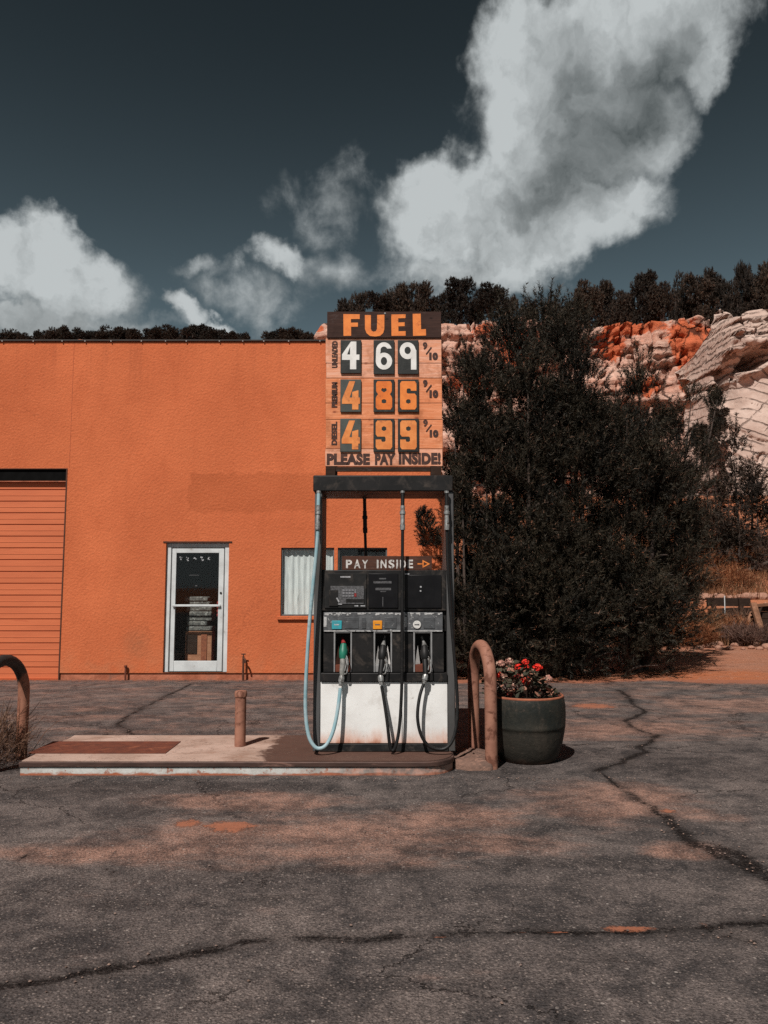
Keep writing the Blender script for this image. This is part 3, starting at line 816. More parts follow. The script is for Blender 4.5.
me = np_mesh('asphalt', np.stack([X, Y, Z], 1), grid_faces(len(ax), len(ay)), True)
attr(me, 'crack', np.minimum(crack, 50)); attr(me, 'orange', orange); attr(me, 'pink', np.maximum(pink, -1)); attr(me, 'dark', np.maximum(dark, -1))
tag(finish(me, 'asphalt', M['asphalt'], smooth=False), kind='structure')

# loose gravel on the asphalt
V = []; Fc = []
pts = []
while len(pts) < 520:
    r = RNG.random()
    if r < .35: p = (RNG.uniform(-3.4, 2.2), 6.47 - abs(RNG.normal(0, .05)))
    elif r < .6: p = (RNG.uniform(-5, 6), RNG.uniform(2.6, 6.4))
    else:
        q = CR[RNG.integers(0, 9)][0]; i = RNG.integers(0, len(q) - 1); f = RNG.random()
        g = gp(q[i][0] + (q[i + 1][0] - q[i][0]) * f, q[i][1] + (q[i + 1][1] - q[i][1]) * f); p = (g.x + RNG.normal(0, .05), g.y + RNG.normal(0, .05))
    pts.append(p)
for (x, y) in pts:
    s = RNG.uniform(.003, .009); n = len(V)
    base = [(1, 0, .3), (.3, .9, .35), (-.8, .5, .3), (-.7, -.7, .25), (.4, -.9, .3), (.1, .1, 1.0)]
    V += [(x + a * s * RNG.uniform(.7, 1.2), y + b * s * RNG.uniform(.7, 1.2), c * s * .9 + .004) for a, b, c in base]
    Fc += [(n + i, n + (i + 1) % 5, n + 5) for i in range(5)]
M['gravel'] = surf('gravel', (.20, .13, .10), (.11, .08, .07), 30, .9, bump=0, island=.5)
tag(finish(np_mesh('gravel', V, Fc), 'gravel', M['gravel'], smooth=False), 'small loose stones scattered along cracks and kerb on the asphalt', 'gravel', kind='stuff')

# ------------------------------------------------------------------ building
BX0, BX1, BY1, BZ = -15.0, .985, 22.0, 5.80
bld = thing('building', 'long orange stucco garage building with flat roof behind the fuel pump', 'building', (-5, WY, 0))
OPEN = {'garage': (-9.2, -5.44, -.1, 3.56), 'door': (-3.70, -2.63, .125, 2.30), 'window_a': (-1.745, -.845, 1.06, 2.21), 'window_b': (-.785, .055, 1.06, 2.21)}
REC = {'garage': .07, 'door': .09, 'window_a': .10, 'window_b': .10}
xs = sorted({BX0, BX1} | {v for o in OPEN.values() for v in o[:2]}); zs = sorted({.115, BZ} | {v for o in OPEN.values() for v in o[2:] if v > .115})
mb = MB()
for i in range(len(xs) - 1):
    for j in range(len(zs) - 1):
        cx, cz = (xs[i] + xs[i + 1]) / 2, (zs[j] + zs[j + 1]) / 2
        if any(o[0] < cx < o[1] and o[2] < cz < o[3] for o in OPEN.values()): continue
        mb.add([(xs[i], WY, zs[j]), (xs[i + 1], WY, zs[j]), (xs[i + 1], WY, zs[j + 1]), (xs[i], WY, zs[j + 1])], [(0, 1, 2, 3)])
for nme, (a, b, c, d) in OPEN.items():
    y1 = WY + (.125 if nme.startswith('window') else .30); c = max(c, .115) if nme != 'garage' else 0.0
    mb.add([(a, WY, c), (a, WY, d), (a, y1, d), (a, y1, c)], [(0, 1, 2, 3)]); mb.add([(b, WY, c), (b, y1, c), (b, y1, d), (b, WY, d)], [(0, 1, 2, 3)])
    mb.add([(a, WY, d), (b, WY, d), (b, y1, d), (a, y1, d)], [(0, 1, 2, 3)]); mb.add([(a, WY, c), (a, y1, c), (b, y1, c), (b, WY, c)], [(0, 1, 2, 3)])
# sides and back, underside lip of the render
mb.add([(BX1, WY, .115), (BX1, BY1, .115), (BX1, BY1, BZ), (BX1, WY, BZ)], [(0, 1, 2, 3)])
mb.add([(BX0, WY, .115), (BX0, WY, BZ), (BX0, BY1, BZ), (BX0, BY1, .115)], [(0, 1, 2, 3)])
mb.add([(BX0, BY1, .115), (BX0, BY1, BZ), (BX1, BY1, BZ), (BX1, BY1, .115)], [(0, 1, 2, 3)])
mb.add([(-5.44, WY, .115), (-5.44, WY + .04, .115), (-3.70, WY + .04, .115), (-3.70, WY, .115)], [(0, 1, 2, 3)])
mb.add([(-2.63, WY, .115), (-2.63, WY + .04, .115), (BX1, WY + .04, .115), (BX1, WY, .115)], [(0, 1, 2, 3)])
wall = mb.build('wall', M['stucco'], bld, smooth=False)
# control joints cut in the render
mb = MB()
for px in (72.0,): 
    x = at(px, 400, WY).x; MB().box(x - .003, x + .003, WY - .002, WY + .001, 3.58, BZ - .02).build('control_joint', M['joint'], wall, smooth=False)
for bb in ((-5.435, BX1 - .02, WY + .022, WY + .3), (BX1 - .3, BX1 - .02, WY + .3, BY1 - .02), (BX0, -9.2, WY + .022, WY + .3)):
    MB().box(*bb, -.05, .114).build('foundation', M['foundation'], bld, smooth=False)
mb = MB().box(BX0 - .03, BX1 + .03, WY - .03, WY + .22, BZ + .003, BZ + .030).box(BX1 - .22, BX1 + .03, WY + .22, BY1 + .03, BZ + .003, BZ + .045)
mb.box(BX0 - .03, BX0 + .22, WY + .22, BY1 + .03, BZ + .003, BZ + .045).box(BX0 + .22, BX1 - .22, BY1 - .2, BY1 + .03, BZ + .003, BZ + .045)
cop = mb.build('coping', M['coping'], bld, bevel=.006)
for i in range(18):
    x = -7.0 + i * .45 + RNG.uniform(-.1, .1)
    MB().box(x - .010, x + .010, WY - .036, WY - .030, BZ - .008, BZ + .012).build('clip', M['alu_dull'], cop, smooth=False)
MB().box(BX0 + .05, BX1 - .05, WY + .05, BY1 - .05, BZ - .35, BZ - .25).build('roof', M['roofing'], bld, smooth=False)
# interior shell seen through the glass
ry0, ry1 = WY + .302, WY + 5.5
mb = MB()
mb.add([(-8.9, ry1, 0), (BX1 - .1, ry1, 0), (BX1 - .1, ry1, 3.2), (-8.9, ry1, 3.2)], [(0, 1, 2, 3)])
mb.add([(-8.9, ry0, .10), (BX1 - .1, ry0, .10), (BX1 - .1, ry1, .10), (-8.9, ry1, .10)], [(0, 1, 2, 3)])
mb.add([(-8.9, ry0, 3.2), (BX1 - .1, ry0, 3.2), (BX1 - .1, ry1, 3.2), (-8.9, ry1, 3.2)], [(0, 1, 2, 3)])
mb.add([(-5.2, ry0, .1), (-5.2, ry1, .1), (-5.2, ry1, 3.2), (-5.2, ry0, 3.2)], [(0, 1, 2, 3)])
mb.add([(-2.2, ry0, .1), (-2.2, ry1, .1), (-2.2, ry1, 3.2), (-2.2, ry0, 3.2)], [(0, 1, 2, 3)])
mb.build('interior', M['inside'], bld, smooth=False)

# garage door: grooved horizontal boards
a, b, c, d = OPEN['garage']; gy0 = WY + REC['garage']
mb = MB(); z = .0; pitch = .2005
while z < d - .25:
    z1 = min(z + pitch - .004, d - .212)
    mb.box(a, b - .005, gy0, gy0 + .04, z + .012, z1); z += pitch
for k_ in range(17): mb.box(a, b - .005, gy0 - .0045, gy0 - .0005, .012 + k_ * pitch + .085, .012 + k_ * pitch + .093)
gd = mb.build('garage_door', M['garage'], bld, bevel=.006)
MB().box(a, b - .004, gy0 + .012, gy0 + .05, .0, d).build('groove', M['joint'], gd, smooth=False)
MB().box(a, b - .006, WY + .030, WY + .12, d - .205, d - .004).build('header_gap', M['void'], bld, smooth=False)
MB().box(a, b - .006, WY + .004, WY + .06, d - .222, d - .206).build('header_trim', M['foundation'], bld, bevel=.003)
mb = MB().box(b - .004, b + .016, WY - .008, WY + .10, .0, d).box(a, b + .016, WY - .006, WY + .02, d - .002, d + .010)
mb.build('edge_trim', M['dark_trim'], bld, smooth=False)

# glazed shop door
a, b, c, d = OPEN['door']; y0 = WY + .05
fr = MB()
fr.box(a, a + .075, y0, y0 + .10, c, d - .012).box(b - .075, b, y0, y0 + .10, c, d - .012).box(a + .075, b - .075, y0, y0 + .10, d - .085, d - .012)
dr = fr.build('door_frame', M['alu'], bld, bevel=.004)
MB().box(a + .076, a + .092, y0 + .012, y0 + .08, c, d - .086).box(b - .092, b - .076, y0 + .012, y0 + .08, c, d - .086).box(a + .092, b - .092, y0 + .012, y0 + .08, d - .10, d - .0865).build('gasket', M['alu_dark'], dr, smooth=False)
la, lb, lc, ld = a + .094, b - .094, c + .008, d - .102
lf = MB().box(la, la + .07, y0 + .008, y0 + .055, lc, ld).box(lb - .085, lb, y0 + .008, y0 + .055, lc, ld).box(la + .07, lb - .085, y0 + .008, y0 + .055, ld - .075, ld).box(la + .07, lb - .085, y0 + .008, y0 + .055, lc, lc + .175)
leaf = lf.build('door', M['alu'], bld, bevel=.005)
zm = at(190, 605.5, WY).z
MB().box(la + .03, lb - .04, y0 - .030, y0 - .004, zm - .020, zm + .016).box(la + .03, la + .07, y0 - .004, y0 + .008, zm - .014, zm + .010).box(lb - .085, lb - .045, y0 - .004, y0 + .008, zm - .014, zm + .010).build('push_bar', M['alu'], leaf, bevel=.006)
MB().tube([(lb - .042, y0 + .010, zm + .21), (lb - .042, y0 - .002, zm + .21)], .018, 14).build('lock', M['black'], leaf)
MB().box(la + .07, lb - .085, y0 + .028, y0 + .034, lc + .175, ld - .075).build('glass', M['glass'], leaf, smooth=False)
# a row of small worn stickers and a strip on the glass
for k_ in range(5):
    mb = MB(); sx, sz = la + .14 + k_ * .122, ld - .175
    for q in range(5):
        w_, h_ = RNG.uniform(.012, .030), RNG.uniform(.008, .022); ox, oz = RNG.uniform(-.022, .022), RNG.uniform(-.03, .03)
        yy = y0 + .0265 - q * .0004
        mb.add([(sx + ox - w_ / 2, yy, sz + oz - h_ / 2), (sx + ox + w_ / 2, yy, sz + oz - h_ / 2 + .004), (sx + ox + w_ / 2 - .003, yy, sz + oz + h_ / 2), (sx + ox - w_ / 2 + .003, yy, sz + oz + h_ / 2 + .003)], [(0, 1, 2, 3)])
    mb.build('sticker', M['print'], leaf, smooth=False)
MB().box(la + .29, la + .46, y0 + .0255, y0 + .0268, ld - .455, ld - .447).build('sticker', M['print_dim'], leaf, smooth=False)
MB().box(la + .40, la + .43, y0 + .0255, y0 + .0268, ld - .64, ld - .62).build('sticker', M['print_dim'], leaf, smooth=False)
MB().box(a - .05, b + .05, WY - .012, WY + .03, d - .004, d + .018).build('drip_edge', M['dark_trim'], bld, smooth=False)
MB().box(a, b, WY + .0, WY + .16, c - .012, c).build('threshold', M['alu'], bld, bevel=.003)

# windows
for nm in ('window_a', 'window_b'):
    a, b, c, d = OPEN[nm]; y0 = WY + .030
    f = MB().box(a, a + .025, y0, y0 + .05, c, d).box(b - .025, b, y0, y0 + .05, c, d).box(a + .025, b - .025, y0, y0 + .05, d - .025, d).box(a + .025, b - .025, y0, y0 + .05, c, c + .025)
    win = f.build('window', M['alu_dark'], bld, bevel=.003)
    MB().box(a + .025, b - .025, y0 + .020, y0 + .026, c + .025, d - .025).build('pane', M['glass'], win, smooth=False)
    MB().box(a - .05, b + .02, WY - .045, WY + .072, c - .06, c - .001).build('sill', M['stucco'], win, bevel=.006)
    nx, nz = 60, 10; xs_ = np.linspace(a + .004, b - .004, nx); zs_ = np.linspace(c + .004, d - .004, nz)
    XX, ZZ = np.meshgrid(xs_, zs_)
    YY = WY + .104 + .010 * np.sin(XX * 52 + 1.5 * np.sin(XX * 9)) + .005 * np.sin(XX * 131 + ZZ)
    if nm == 'window_b': YY += .0
    cme = np_mesh('curtain', np.stack([XX.ravel() - (a + b) / 2, YY.ravel() - WY - .105, ZZ.ravel() - c], 1), grid_faces(nx, nz), True)
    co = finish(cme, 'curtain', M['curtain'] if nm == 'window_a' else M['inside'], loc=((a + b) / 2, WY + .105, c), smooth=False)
    tag(co, 'streaked white curtain hanging behind the left window of the orange building' if nm == 'window_a' else 'dark drape hanging inside the window behind the brown pay inside board', 'curtain')

# goods behind the glass door
cab = thing('cabinet', 'small brown wooden cabinet standing behind the glass door', 'cabinet', (at(200, 660, WY + .55).x, WY + .55, .10))
cx = cab.location.x
MB().box(cx - .23, cx + .23, WY + .40, WY + .75, .10, .78).build('case', M['cabinet'], cab, bevel=.005)
MB().box(cx - .20, cx - .02, WY + .385, WY + .40, .40, .72).build('drawer', M['dark_timber'], cab, bevel=.004)
MB().box(cx + .05, cx + .15, WY + .385, WY + .40, .12, .74).build('door', M['terracotta'], cab, bevel=.004)
mb = MB()
for k_ in range(7):
    z0 = .785 + k_ * .085; o1, o2 = RNG.uniform(-.06, .06), RNG.uniform(-.06, .04)
    mb.box(cx - .21 + o1, cx + .19 + o2, WY + .42 + RNG.uniform(-.03, .03), WY + .74, z0, z0 + .082)
tag(mb.build('folded_cloth', M['plaid'], loc=(cx, WY + .55, .785), bevel=.02), 'stack of folded grey plaid cloth on the cabinet behind the door glass', 'cloth')
mb = MB()
for k_ in range(4): mb.box(cx + .28, cx + .42, WY + .5, WY + .7, 1.02 + k_ * .07, 1.085 + k_ * .07)
mb.box(cx + .30, cx + .40, WY + .53, WY + .67, .10, 1.015)
tag(mb.build('red_bundle', M['red_cloth'], loc=(cx + .35, WY + .6, .1), bevel=.02), 'red cloth bundle on a narrow stand just inside the glass door', 'bundle')

# standpipes against the wall
p = at(125, 682, WY - .06)
sp = thing('standpipe', 'short rusty pipe stub against the orange wall between garage and glass door', 'pipe', (p.x, WY - .05, 0))
MB().tube([(p.x, WY - .05, 0), (p.x, WY - .05, .22)], .017, 10).build('pipe', M['rust'], sp)
MB().tube([(p.x, WY - .05, .215), (p.x, WY - .05, .245)], .025, 10).build('cap', M['rust'], sp)
p = at(243, 680, WY - .09); x = p.x
fa = thing('water_faucet', 'dark upright water pipe with tap beside the glass door', 'faucet', (x, WY - .09, 0))
MB().tube([(x, WY - .09, 0), (x, WY - .09, .40)], .018, 10).build('pipe', M['dark_trim'], fa)
MB().tube([(x, WY - .09, .36), (x + .03, WY - .13, .36), (x + .045, WY - .15, .33), (x + .045, WY - .15, .29)], .016, 10).build('spout', M['dark_trim'], fa)
MB().tube([(x - .035, WY - .09, .435), (x + .035, WY - .09, .435)], .010, 8).tube([(x, WY - .09, .40), (x, WY - .09, .44)], .010, 8).build('handle', M['dark_trim'], fa)

# ------------------------------------------------------------------ pump island
IZ = .117


def outline(off):
    x0, x1, y0, y1, r = -3.02 - off, .60 + off, 6.55 - off, 7.67 + off, .28
    pts = [(x0, y0)]
    for k_ in range(9):
        a_ = -math.pi / 2 + k_ / 8 * math.pi / 2; pts.append((x1 - r + r * math.cos(a_), y0 + r + r * math.sin(a_)))
    for k_ in range(9):
        a_ = k_ / 8 * math.pi / 2; pts.append((x1 - r + r * math.cos(a_), y1 - r + r * math.sin(a_)))
    return pts + [(x0, y1)]


isl = thing('pump_island', 'raised pink concrete pump island with white painted kerb and rusted steel lip', 'pump island', (-1.3, 7.1, 0))
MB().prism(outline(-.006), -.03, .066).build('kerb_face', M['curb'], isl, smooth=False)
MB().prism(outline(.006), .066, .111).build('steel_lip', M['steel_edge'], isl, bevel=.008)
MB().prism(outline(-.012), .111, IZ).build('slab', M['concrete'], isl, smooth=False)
pl = MB().box(-3.08, -1.89, 6.83, 7.34, IZ, IZ + .006)
tag(pl.build('steel_plate', M['rust'], loc=(-2.5, 7.1, IZ), bevel=.002), 'flat rusty brown steel plate laid in the island slab near the left hoop', 'steel plate')

# bollard
bx, by = gp(240, 746, IZ).x, gp(240, 746, IZ).y
bo = thing('bollard', 'short tan brown pipe bollard with cap left of the fuel pump', 'bollard', (bx, by, IZ))
MB().tube([(bx, by, IZ), (bx, by, IZ + .46)], .050, 24).build('post', M['pipe'], bo)
MB().lathe([(.056, 0), (.057, .04), (.050, .052), (.02, .058)], (bx, by, IZ + .44), 24).build('cap', M['pipe'], bo)


def hoop(front, rear, top, r, material):
    f, b_ = Vector(front), Vector(rear); rad = min((b_ - f).length / 2, .32); pts = []
    mid = (f + b_) / 2; h = (b_ - f) / 2
    zt = top - r - rad
    pts.append(f)
    for k_ in range(1, 4): pts.append(Vector((f.x, f.y, f.z + (zt - f.z) * k_ / 3)))
    for k_ in range(1, 16):
        a_ = math.pi * k_ / 16; q = mid - h * math.cos(a_); pts.append(Vector((q.x, q.y, zt + rad * math.sin(a_))))
    for k_ in range(3, -1, -1): pts.append(Vector((b_.x, b_.y, b_.z + (zt - b_.z) * k_ / 3)))
    return MB().tube(pts, r, 20)


o = hoop((.925, 6.80, .0), (.845, 7.40, .03), 1.075, .054, M['pipe']).build('guard_hoop', M['pipe'], loc=(.885, 7.1, 0))
tag(o, 'tan brown bent pipe guard hoop between the fuel pump and the flower pot', 'guard hoop', 'pipe hoops guarding the pump island ends')
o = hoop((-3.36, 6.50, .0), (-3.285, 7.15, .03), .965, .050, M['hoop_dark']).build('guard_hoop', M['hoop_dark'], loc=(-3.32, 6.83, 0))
tag(o, 'bent pipe guard hoop with dark top beside dry weeds at island end', 'guard hoop', 'pipe hoops guarding the pump island ends')

# rough footing under the right hoop
nx, ny = 34, 34; vs = []
th = np.linspace(0, 2 * np.pi, 40, endpoint=False)
rings = [(1.0, -.02), (.98, .03), (.93, .055), (.8, .068), (.5, .072), (.05, .073)]
V = []; Fc = []
for (s_, z_) in rings:
    rr = s_ * (1 + .16 * (fbm(np.cos(th) * 1.6 + 5, np.sin(th) * 1.6, 44, 3) - .5) * 2)
    for a_, r_ in zip(th, rr): V.append((.80 + .215 * r_ * np.sign(np.cos(a_)) * abs(np.cos(a_)) ** .7, 7.05 + .34 * r_ * np.sign(np.sin(a_)) * abs(np.sin(a_)) ** .7, z_ + .012 * (RNG.random() - .5)))
for i in range(len(rings) - 1):
    for k_ in range(40): Fc.append((i * 40 + k_, i * 40 + (k_ + 1) % 40, (i + 1) * 40 + (k_ + 1) % 40, (i + 1) * 40 + k_))
me = np_mesh('concrete_footing', np.array(V) - np.array([.80, 7.05, 0]), Fc, True)
tag(finish(me, 'concrete_footing', M['footing'], loc=(.80, 7.05, 0), smooth=False), 'rough low concrete footing at the foot of the right guard hoop', 'footing')

# ------------------------------------------------------------------ fuel pump
PY = 6.92; PB = 7.47                                   # front and back planes


def q(px, py, Y=PY):
    p_ = at(px, py, Y); return p_.x, p_.z


def rect(mb_, px0, px1, py0, py1, y0, y1):
    """box whose front face covers that stretch of the pump's front plane"""
    xa = q(px0, (py0 + py1) / 2)[0]; xb = q(px1, (py0 + py1) / 2)[0]
    return mb_.box(xa, xb, y0, y1, q(384, py1)[1], q(384, py0)[1])


pump = thing('fuel_pump', 'old black and white three hose fuel pump on the concrete island', 'fuel pump', (0, 7.2, IZ))
XL0, XL1, XR0, XR1 = -.626, -.560, .560, .628
ztop = q(384, 491.5)[1]
MB().box(XL0, XL1, PY, PB, IZ, ztop).build('side_panel', M['pump_gray'], pump, bevel=.008)
MB().box(XR0, XR1, PY, PB, IZ, ztop).build('side_panel', M['pump_gray'], pump, bevel=.008)
cxl, czb = q(313.3, 483)[0], ztop; cxr = q(452.7, 483)[0]; czt = q(384, 475.5)[1]
MB().box(cxl, cxr, PY - .02, PB + .04, czb, czt).build('canopy', M['black'], pump, bevel=.010)
z_headt, z_headb = q(384, 570)[1], q(384, 611)[1]
zgp = q(384, 632)[1]
hd = MB().box(XL1 + .001, XR0 - .001, PY + .02, PB - .02, z_headb, z_headt).box(XL1 + .001, XR0 - .001, PY + .053, PB - .02, zgp + .001, z_headb - .0005).build('head_housing', M['black'], pump, bevel=.006)
# card reader
cr = rect(MB(), 324.5, 366.5, 573.5, 608, PY + .006, PY + .019).build('card_reader', M['black_flat'], pump, bevel=.003)
rect(MB(), 329, 338, 590, 606, PY - .004, PY + .005).build('card_slot', M['black'], cr, bevel=.002)
rect(MB(), 330.5, 364, 586, 604, PY + .0005, PY + .0055).build('bezel', M['print_dim'], cr, bevel=.002)
kb = MB()
for i in range(4):
    for j in range(3):
        px = 342.5 + i * 3.0; py = 589.3 + j * 2.7
        rect(kb, px, px + 2.3, py, py + 2.0, PY - .004, PY + .0003)
rect(kb, 354.5, 356.0, 589.3, 593, PY - .004, PY + .0003)
kb.build('keypad', M['key'], cr, smooth=False)
rect(MB(), 354.3, 356.4, 593.3, 596.6, PY - .004, PY + .0003).build('red_key', M['red_tip'], cr, smooth=False)
rect(MB(), 346, 364, 599, 602.3, PY - .002, PY + .0003).build('receipt_slot', M['black'], cr, smooth=False)
for a6 in ((340.3, 350.5, 576.2, 577.6, PY + .004, PY + .0057), (331.5, 342, 603.7, 604.6, PY - .001, PY + .0003), (354.5, 358.2, 605.3, 606.4, PY + .004, PY + .0057), (360.5, 365, 605.3, 606.4, PY + .004, PY + .0057)): rect(MB(), *a6).build('label', M['print'], cr, smooth=False)
pr = MB(); x_, z_ = q(338, 600.5); pr.bar((x_ - .012, PY - .003, z_ + .024), (x_ + .010, PY - .003, z_ - .014), .003, .012)
pr.build('label', M['print'], cr, smooth=False)
# price window and quantity window
pw = rect(MB(), 368.5, 398, 573.5, 608, PY + .008, PY + .019).build('price_window', M['screen'], pump, bevel=.003)
for (px0, px1, py0, py1) in ((379, 386, 578, 579.3), (373.5, 391.5, 581.2, 583.4), (375.5, 391, 587.8, 590.2), (380.5, 386, 590.9, 592), (382.4, 383.2, 597, 606.5)): rect(MB(), px0, px1, py0, py1, PY + .006, PY + .0077).build('label', M['print_dim'], pw, smooth=False)
vw = rect(MB(), 404.5, 441.5, 575, 608, PY + .008, PY + .019).build('volume_window', M['screen'], pump, bevel=.003)
for a6 in ((404.8, 409.3, 573.3, 574.6, PY + .004, PY + .019), (420, 421.6, 586, 587.6, PY + .006, PY + .0077), (419.8, 421.3, 590.2, 591.6, PY + .006, PY + .0077)): rect(MB(), *a6).build('label', M['print'], vw, smooth=False)
# grade strips with buttons
for (a_, b_) in ((323.5, 400.8), (403.8, 442.8)):
    s_ = rect(MB(), a_, b_, 612.3, 631.8, PY + .002, PY + .05).build('grade_panel', M['strip_gray'], pump, bevel=.004)
    pe = MB()
    for k_ in range(int((b_ - a_) / 2.2)):
        px = a_ + 1 + k_ * 2.2; top_ = 612.6 + RNG.uniform(0, .5)
        if RNG.random() < .72: rect(pe, px, px + 2.19, top_, top_ + RNG.uniform(.9, 2.6), PY - .0005 - .0002 * (k_ % 3), PY + .0018)
    rect(pe, a_ + .3, a_ + 2.0 + 2 * RNG.random(), 617, 627, PY - .0014, PY + .0018)
    rect(pe, a_ + .5, b_ - .5, 630.4, 631.5, PY - .0012, PY + .0018)
    pe.build('peeled_edge', M['peel'], s_, smooth=False)
    for (px0, px1) in (((344.5, 358.5), (384.5, 396.5), (362, 366)) if a_ < 350 else ((423.5, 435),)):
        rect(rect(MB(), px0, px1, 617.5, 620.98, PY - .002, PY + .0018), px0, px1, 621, 628.6, PY - .0025, PY + .0018).build('button_plate', M['strip_dark'], s_, bevel=.002)
    for (px0, px1, mt_) in (((331.8, 341.9, 'teal'), (373, 382.2, 'amber')) if a_ < 350 else ((413, 421, 'button_white'),)):
        if mt_ == 'button_white':
            x_, z_ = q(417, 624.7); bt = MB().tube([(x_, PY + .0018, z_), (x_, PY - .008, z_)], .036, 24).build('button', M[mt_], s_, bevel=.003)
        else: bt = rect(MB(), px0, px1, 620.6, 629.3, PY - .008, PY + .0018).build('button', M[mt_], s_, bevel=.004)
        pr = MB(); mid_ = (px0 + px1) / 2
        rect(pr, mid_ - 2.6, mid_ + 2.2, 624.0, 625.2, PY - .0092, PY - .0081)
        pr.build('print', M['print_dim'] if mt_ != 'teal' else M['print'], bt, smooth=False)
# nozzle bay
zb0, zb1 = q(384, 672.5)[1], q(384, 632)[1]
MB().box(XL1 + .001, XR0 - .001, PY + .14, PB - .02, zb0, zb1).build('bay_back', M['black_flat'], pump, smooth=False)
for (a_, b_) in ((323.3, 333.4), (352.2, 373.4), (392.4, 413.2), (432.6, 444.0)):
    rect(MB(), a_, b_, 632.1, 672.4, PY + .012, PY + .139).build('bay_panel', M['black'], pump, bevel=.004)
for k_, (a_, b_) in enumerate(((333.6, 352.0), (373.6, 392.2), (413.4, 432.4))):
    fm = rect(rect(rect(MB(), a_, a_ + 1.6, 632.2, 672.3, PY + .004, PY + .138), b_ - 1.6, b_, 632.2, 672.3, PY + .004, PY + .138), a_ + 1.6, b_ - 1.6, 632.2, 633.2, PY + .006, PY + .138)
    bt = fm.build('nozzle_boot', M['frame_steel'], pump, bevel=.003)
    sh = MB()
    for (e0, e1, s_) in ((a_ + 1.7, (a_ + b_) / 2 - 2.4, 0), (b_ - 1.7, (a_ + b_) / 2 + 2.4, 1)):
        x0_, zz0 = q(e0, 664.5); x1_, _ = q(e1, 664.5); x2_, zz2 = q((e0 * .45 + e1 * .55), 646)
        sh.add([(x0_, PY + .010, zz0), (x1_, PY + .060, zz0), (x2_, PY + .055, zz2), (x0_, PY + .020, zz0 + .005), (x1_, PY + .070, zz0 + .005), (x2_, PY + .070, zz2)], [(0, 1, 2), (5, 4, 3), (0, 3, 4, 1), (1, 4, 5, 2), (2, 5, 3, 0)])
    sh.build('shield', M['white_shield'] if k_ else M['dark_trim'], bt, smooth=False)
    rect(MB(), a_ + 1.7, b_ - 1.7, 664.8, 672.2, PY + .012, PY + .138).build('drip_tray', M['rust'] if k_ != 1 else M['frame_steel'], bt, bevel=.003)
z0_, z1_ = q(384, 681.6)[1], q(384, 672.7)[1]
MB().box(XL1 + .001, XR0 - .001, PY - .022, PB - .02, z0_, z1_ - .001).build('ledge', M['black'], pump, bevel=.006)
zp0, zp1 = q(384, 743.5)[1], z0_
for (xa, xb) in ((XL1 + .001, q(402.2, 700)[0] - .002), (q(402.2, 700)[0] + .002, XR0 - .001)):
    MB().box(xa, xb, PY - .004, PY + .05, zp0 + .002, zp1 - .003).build('lower_door', M['white_panel'], pump, bevel=.004)
MB().box(XL1 + .001, XR0 - .001, PY + .055, PB - .02, zp0, zp1 - .002).build('cabinet_body', M['black'], pump, smooth=False)
MB().box(XL1 - .005, XR0 + .005, PY - .018, PB, IZ + .001, zp0).build('base', M['black_flat'], pump, bevel=.006)


def smooth_path(pts, n=6):
    P = [Vector(p_) for p_ in pts]; out = []
    for i in range(len(P) - 1):
        p0, p1, p2, p3 = P[max(i - 1, 0)], P[i], P[i + 1], P[min(i + 2, len(P) - 1)]
        for k_ in range(n):
            t = k_ / n
            out.append(.5 * ((2 * p1) + (p2 - p0) * t + (2 * p0 - 5 * p1 + 4 * p2 - p3) * t * t + (3 * p1 - p0 - 3 * p2 + p3) * t ** 3))
    return out + [P[-1]]


